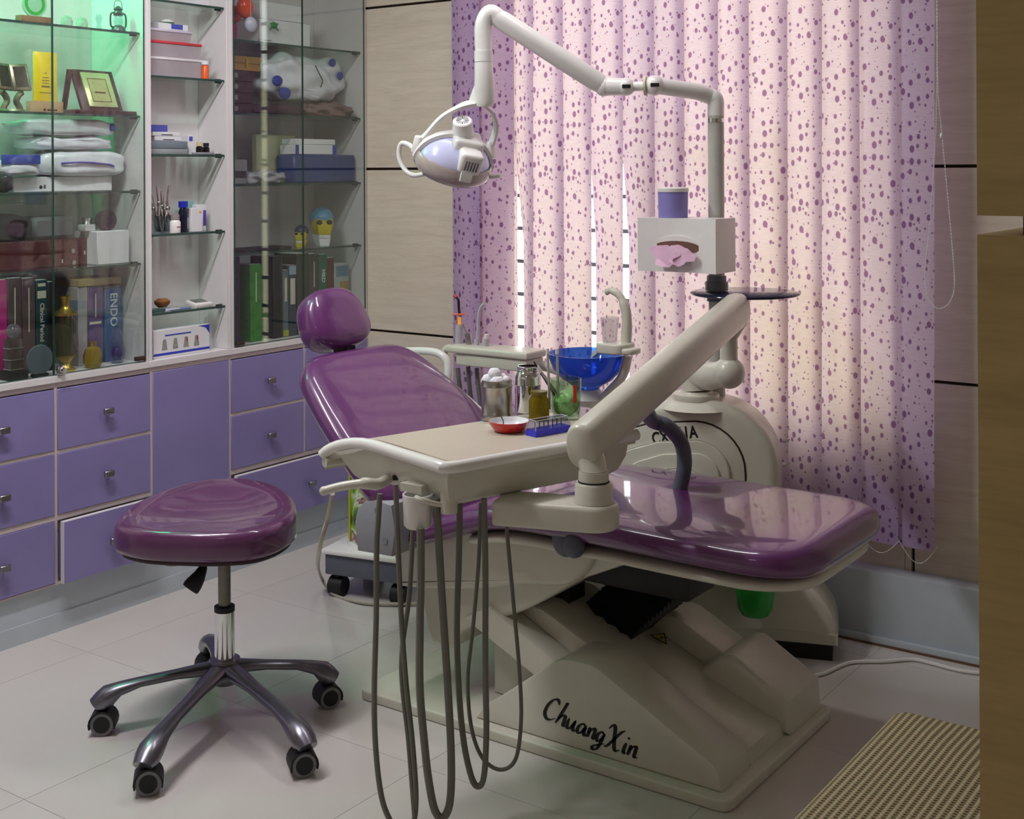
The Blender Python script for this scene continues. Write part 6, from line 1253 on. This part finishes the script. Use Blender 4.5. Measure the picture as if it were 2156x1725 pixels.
bm = B(); yb_ = Y(452, -3.55, 720); box(bm, -0.0015, 0.0015, -0.028, 0.028, 0, 0.108, M=Matrix.Translation((-3.575, yb_ - 0.012, ZB + 0.001)) @ Matrix.Rotation(R(-10), 4, 'X')); single('leaflet', bm, PAPER, 'cream leaflet leaning at the right of the dental carton', 'leaflet')

# ---- right cabinet
X = -3.60; zs = ZR[0]
o, (a, b, zt) = bxp('carton', 'long white carton on top shelf, lower one with green toy', 'box', 547, 653, 45, zs, X, 0.13, PAPER, 'white cartons in right cabinet'); 
bm = B(); box(bm, X + 0.0002, X + 0.0008, b - 0.05, b - 0.006, zs + 0.008, zs + 0.011); box(bm, X + 0.0002, X + 0.0008, a + 0.02, a + 0.06, zs + 0.018, zs + 0.020); label_on(o, bm, INK, 'print_line')
bxp('carton', 'shorter white carton stacked on the long one in right cabinet', 'box', 547, 638, 8, zt + 0.0005, X, 0.13, PAPER, 'white cartons in right cabinet')
p = at_x(577, 58, X + 0.02); t = Thing('toy_frog', 'small green toy frog hanging in front of white cartons', 'toy', p); GRT = mat('toy_green', (46, 136, 60), 0.3, var=0.15)
bm = B(); ball(bm, p + Vector((0, 0, 0.008)), 0.014, (0.5, 1.2, 0.9), 12, 8); t.part('body', bm, GRT)
for s_ in (-1, 1):
    for dz_, r_ in ((-0.008, 0.016), (0.008, 0.014)): bm = B(); tube(bm, [p + Vector((0, s_ * 0.012, 0.006 + dz_)), p + Vector((0.002, s_ * 0.021, 0.002 + dz_ * 1.6))], [0.0035, 0.002], 6); t.part('leg', bm, GRT)
bm = B(); tube(bm, [p + Vector((0, 0, 0.018)), p + Vector((-0.015, 0, 0.03))], 0.001, 5); t.part('hanger', bm, GOLD)
bxp('carton', 'bright pink carton at the left end of top shelf', 'box', 484, 500, 50, zs, X, 0.08, mat('pink_card', (206, 62, 130), 0.5))
for px, py, r, col, lab in ((516, 16, 0.037, (240, 84, 20), 'larger round orange balloon hanging inside right cabinet'), (494, 30, 0.030, (214, 62, 20), 'smaller orange balloon hanging beside the larger one'), (528, 52, 0.027, (206, 206, 226), 'white balloon hanging below the orange balloons')):
    p = at_x(px, py, {240: -3.57, 214: -3.635}.get(col[0], -3.522)); t = Thing('balloon', lab, 'balloon', p - Vector((0, 0, r)), group='balloons in the right cabinet')
    bm = B(); ball(bm, p, r, (0.7, 1, 1.1), 20, 14); t.part('skin', bm, mat('balloon_%d' % col[0], col, 0.2, coat=0.5)); bm = B(); tube(bm, [p + Vector((0, 0, r * 1.08)), Vector((p.x, p.y, ZT))], 0.0008, 5); t.part('string', bm, PAPER)
zs = ZR[1]
gz = zs; DBK = mat('dark_plum_card', (58, 26, 34), 0.4, coat=0.2)
for k in range(4):
    z1 = zs + (Z(510, 148, X) - zs) * (k + 1) / 4; bm = B(); y0, y1 = Y(484, X), Y(535, X); box(bm, X - 0.14, X, y0, y1, gz + 0.0004, z1 - 0.0004, bev=0.0015, seg=1); o = single('game_box', bm, DBK, 'dark plum box in the left stack, %s from the bottom' % ('first', 'second', 'third', 'fourth')[k], 'box', 'dark plum boxes stacked in right cabinet')
    bm = B(); yc = Y(498, X); 
    if k in (0, 2): tube(bm, [(X + 0.0002, yc, (gz + z1) / 2), (X + 0.0008, yc, (gz + z1) / 2)], 0.010, 16)
    else: box(bm, X + 0.0002, X + 0.0008, yc - 0.008, yc + 0.008, (gz + z1) / 2 - 0.008, (gz + z1) / 2 + 0.010)
    label_on(o, bm, mat('silver_print', (150, 140, 146), 0.4), 'emblem'); gz = z1
y0, y1 = Y(486, X), Y(555, X); t = Thing('wooden_casket', 'light wooden casket with gold clasp on the plum boxes', 'box', (X - 0.06, (y0 + y1) / 2, gz + 0.0003)); w = (y1 - y0) / 2; h = Z(520, 119, X) - gz; HW = wood('honey_wood', (176, 130, 60), (200, 154, 84), 8, (1, 0.5, 5))
bm = B(); box(bm, -0.06, 0.06, -w, w, 0, h * 0.48, bev=0.0015); t.part('body', bm, HW, local=True); bm = B(); box(bm, -0.06, 0.06, -w, w, h * 0.5, h, bev=0.0015); t.part('lid', bm, HW, local=True); bm = B(); box(bm, 0.0602, 0.0635, -0.008, 0.008, h * 0.18, h * 0.82, bev=0.001); t.part('clasp', bm, GOLD, local=True)
g1 = lump('gown_bag', 'clear bag of crumpled white gowns with blue ties', 'bag', -3.745, -3.55, Y(562, -3.57), 3.872, zs + 0.064, Z(680, 122, -3.58), GOWN, 0.010, 21, None, 5, 0.62)
for px, py, r, sx_ in ((600, 196, 0.022, 1.1), (716, 160, 0.015, 0.9), (700, 132, 0.014, 1.2), (584, 170, 0.018, 1.3)): bm = B(); ball(bm, at_x(px, py, -3.560), r * 1.15, (0.5, sx_, 1), 12, 8); label_on(g1, bm, BLUEC, 'blue_tie')
bm = B(); tube(bm, spline([at_x(664, 138, -3.540), at_x(672, 155, -3.536), at_x(679, 170, -3.535), at_x(675, 184, -3.536)], 5), 0.0022, 6); label_on(g1, bm, DARKM, 'cord')
lump('cloth_bag', 'crumpled brown cloth at the right end of second shelf', 'cloth', -3.62, -3.522, Y(655, -3.54), 3.876, zs + 0.0006, zs + 0.052, mat('brown_cloth', (128, 102, 100), 0.8, var=0.12, bump=0.3, scale=20), 0.009, 24, None, 4, 0.6)
lump('cloth_bag', 'dark purple-brown cloth under the bag of white gowns', 'cloth', -3.70, -3.55, Y(545, -3.57), Y(645, -3.57), zs + 0.0006, zs + 0.042, mat('plum_cloth', (70, 52, 62), 0.8, var=0.12), 0.005, 25, None, 3, 0.6)
zs = ZR[2]
bxp('folder', 'cream file folder standing upright in right cabinet', 'folder', 541, 622, 284, zs, -3.64, 0.03, mat('cream_card', (196, 196, 160), 0.6), bev=0.004)
o, (a, b, zt) = bxp('storage_case', 'blue storage case in the right glass cabinet', 'case', 619, 748, 326, zs, -3.53, 0.10, mat('blue_case', (44, 62, 124), 0.4, coat=0.2), bev=0.006); bm = B(); box(bm, -3.5298, -3.529, a + 0.002, b - 0.002, (zs + zt) / 2 - 0.0006, (zs + zt) / 2 + 0.0006); label_on(o, bm, BLACK, 'seam')
o, (a, b, z2) = bxp('carton', 'low white carton with blue ends on the blue case', 'box', 622, 708, 305, zt + 0.0005, -3.54, 0.085, PAPER, 'white cartons in right cabinet')
bm = B(); box(bm, -3.5398, -3.539, a, a + 0.018, zt + 0.002, z2 - 0.001); box(bm, -3.5398, -3.539, b - 0.022, b, zt + 0.002, z2 - 0.001); label_on(o, bm, BLUEC, 'blue_end')
bxp('carton', 'flat white carton on top of the blue-ended carton', 'box', 624, 706, 293, z2 + 0.0005, -3.542, 0.08, PAPER, 'white cartons in right cabinet')
lump('plastic_bag', 'crumpled clear plastic bag in front of the cream folder', 'bag', -3.62, -3.55, Y(520, -3.58), Y(600, -3.58), zs + 0.0006, zs + 0.045, mat('clear_film', (196, 194, 202), 0.2, trans=0.3, coat=0.5, bump=0.4, scale=20), 0.007, 41, None, 4, 0.7)
o, (a, b, zt) = bxp('brochure_box', 'grey brochure holder at left end of third shelf', 'box', 480, 521, 336, zs, -3.58, 0.10, mat('grey_brochure', (150, 150, 156), 0.5)); bm = B(); box(bm, -3.5798, -3.579, a + 0.03, b - 0.006, zs + 0.022, zs + 0.048); label_on(o, bm, mat('dark_picture', (54, 52, 56), 0.5))
zs = ZR[3]
def skull(name, label, px, s, cran, face, jaw, rz, g):
    p = Vector((-3.59, Y(px, -3.59, 500), zs)); t = Thing(name, label, 'skull model', p, rz, g)
    bm = B(); ball(bm, (-0.010 * s, 0, 0.082 * s), 0.042 * s, (1.15, 0.9, 0.86), 24, 16); t.part('cranium', bm, cran, local=True)
    bm = B(); loft(bm, [[(x * s, y * s, z * s) for x, y, z in q] for q in ([(0.005, -0.026, 0.036), (0.038, -0.018, 0.034), (0.038, 0.018, 0.034), (0.005, 0.026, 0.036)], [(0.008, -0.034, 0.058), (0.044, -0.020, 0.054), (0.044, 0.020, 0.054), (0.008, 0.034, 0.058)], [(0.006, -0.034, 0.080), (0.036, -0.024, 0.082), (0.036, 0.024, 0.082), (0.006, 0.034, 0.080)])]); t.part('face', bm, face, local=True, angle=70)
    for q in (-1, 1): bm = B(); ball(bm, (0.038 * s, q * 0.015 * s, 0.072 * s), 0.0095 * s, (0.5, 1, 0.9), 12, 8); t.part('eye_socket', bm, DARKM, local=True)
    bm = B(); loft(bm, [[(x * s, y * s, z * s) for x, y, z in q] for q in ([(0.002, -0.020, 0.0006), (0.040, -0.014, 0.0006), (0.040, 0.014, 0.0006), (0.002, 0.020, 0.0006)], [(-0.004, -0.028, 0.022), (0.042, -0.017, 0.020), (0.042, 0.017, 0.020), (-0.004, 0.028, 0.022)], [(-0.010, -0.030, 0.0355), (0.041, -0.017, 0.0335), (0.041, 0.017, 0.0335), (-0.010, 0.030, 0.0355)])]); t.part('jaw', bm, jaw, local=True, angle=70)
    for q in range(6): bm = B(); box(bm, 0.0405 * s, 0.0435 * s, (-0.0155 + q * 0.0054) * s, (-0.011 + q * 0.0054) * s, 0.024 * s, 0.034 * s, bev=0.0006); t.part('tooth', bm, PAPER, local=True)
SB = mat('sky_blue_plastic', (92, 146, 178), 0.35); SY = mat('yellow_plastic', (196, 178, 34), 0.35); SN = mat('navy_plastic', (36, 44, 74), 0.35)
skull('skull_model', 'painted skull model with blue cranium, yellow face and white jaw', 678, 1.30, SB, SY, PAPER, R(-35), 'painted skull models')
skull('skull_model', 'smaller navy and yellow painted skull model lying beside the larger', 634, 0.74, SN, SY, SY, R(-60), 'painted skull models')
bm = B(); box(bm, -3.64, -3.535, Y(484, -3.56), Y(604, -3.56), zs + 0.0005, zs + 0.012, bev=0.003); single('instrument_case', bm, DARKM, 'flat dark instrument case on the fourth shelf', 'case')
G = 'books standing in the right glass cabinet'; X = -3.555
o, a, b, zt = book(482, 505, 541, ZB, X, (66, 42, 62), 'plum book at the left end of right cabinet', G)
o, a, b, zt = book(527, 551, 557, ZB, X, (54, 140, 36), 'bright green book in the right cabinet', G); spine_bar(o, X, (a + b) / 2 - 0.0025, (a + b) / 2 + 0.0025, zt - 0.14, zt - 0.03, CREAM)
o, a, b, zt = book(575, 595, 540, ZB, X, (24, 36, 38), 'tall black-green book left of the grey-blue one', G)
o, a, b, zt = book(596, 607, 569, ZB, X, (92, 112, 122), 'thin grey-blue book with a lime foot', G); spine_bar(o, X, a, b, ZB + 0.004, ZB + 0.026, mat('lime_print', (170, 180, 50), 0.5)); spine_bar(o, X, a + 0.008, b - 0.008, zt - 0.12, zt - 0.03, CREAM)
o, a, b, zt = book(608, 624, 559, ZB, X, (22, 52, 76), 'navy book with a pale blue top label', G); spine_bar(o, X, a + 0.002, b - 0.002, zt - 0.035, zt - 0.002, mat('pale_blue_print', (150, 180, 206), 0.5)); spine_bar(o, X, a + 0.008, b - 0.008, zt - 0.15, zt - 0.05, CREAM)
o, a, b, zt = book(625, 650, 534, ZB, X, (26, 44, 38), 'thick dark green book left of the grey one', G)
o, a, b, zt = book(651, 671, 535, ZB, X, (60, 58, 60), 'charcoal book with grey lettering', G); spine_bar(o, X, (a + b) / 2 - 0.002, (a + b) / 2 + 0.002, zt - 0.13, zt - 0.03, CREAM)
o, a, b, zt = book(672, 689, 536, ZB, X, (22, 96, 74), 'green book lettered MED in white', G); spine_text(o, 'MED', X, (a + b) / 2, zt - 0.085, 0.026, PAPER)
o, a, b, zt = book(690, 703, 543, ZB, X, (90, 44, 46), 'narrow brick-red book right of the green MED book', G)
o, a, b, zt = book(704, 734, 556, ZB, X, (168, 178, 178), 'pale book with blue and tan cover blocks at the right', G); spine_bar(o, X, a + 0.01, b - 0.004, zt - 0.05, zt - 0.008, mat('dusty_blue', (104, 134, 158), 0.5)); spine_bar(o, X, a + 0.03, b - 0.002, zt - 0.12, zt - 0.07, mat('tan_print', (170, 144, 84), 0.5))

# ================================================================== OUTSIDE THE WINDOW
FAC = mat('cream_render', (222, 214, 178), 0.8, var=0.05, scale=3)
t = Thing('neighbour_building', 'cream building with barred windows seen beyond the blind', 'building', (4.0, 9.0, -3.0))
bm = B(); box(bm, 0.2, 8.0, 9.0, 9.4, -3.0, 2.3); t.part('wall', bm, FAC)
bm = B(); box(bm, 0.1, 8.1, 8.85, 9.45, 2.3, 2.5); t.part('cornice', bm, WHITEP)
for x in (0.8, 2.6, 4.4, 6.2):
    for z in (-1.8, 0.2):
        bm = B(); box(bm, x, x + 1.1, 8.97, 8.999, z, z + 1.3); w_ = t.part('window', bm, ALU)
        bm = B(); box(bm, x + 0.06, x + 1.04, 8.955, 8.968, z + 0.06, z + 1.24); t.part('pane', bm, mat('dull_window_glass', (120, 150, 150), 0.1), parent=w_)
t = Thing('garden_tree', 'leafy green tree standing outside the window', 'tree', (1.0, 6.4, -3.0))
bm = B(); tube(bm, spline([(1.0, 6.4, -3.0), (1.03, 6.42, -1.5), (1.0, 6.4, 0.4)], 4), [0.12] * 9, 10); t.part('trunk', bm, mat('bark', (90, 74, 58), 0.9))
rnd = random.Random(9); bm = B()
for k in range(420):
    a = rnd.uniform(0, 2 * math.pi); r_ = rnd.uniform(0.1, 0.95); c = Vector((1.0 + r_ * math.cos(a), 6.4 + r_ * math.sin(a), 1.0 + rnd.uniform(-0.75, 0.8)))
    Mx = Matrix.Translation(c) @ Matrix.Rotation(rnd.uniform(0, 6), 4, 'Z') @ Matrix.Rotation(rnd.uniform(-1, 1), 4, 'X'); q = [bm.verts.new(Mx @ Vector(v)) for v in ((-0.12, 0, 0), (0, -0.05, 0.02), (0.12, 0, 0), (0, 0.05, 0.02))]; bm.faces.new(q)
o = t.part('foliage', bm, mat('leaf_green', (110, 160, 60), 0.6, var=0.3)); o['kind'] = 'stuff'
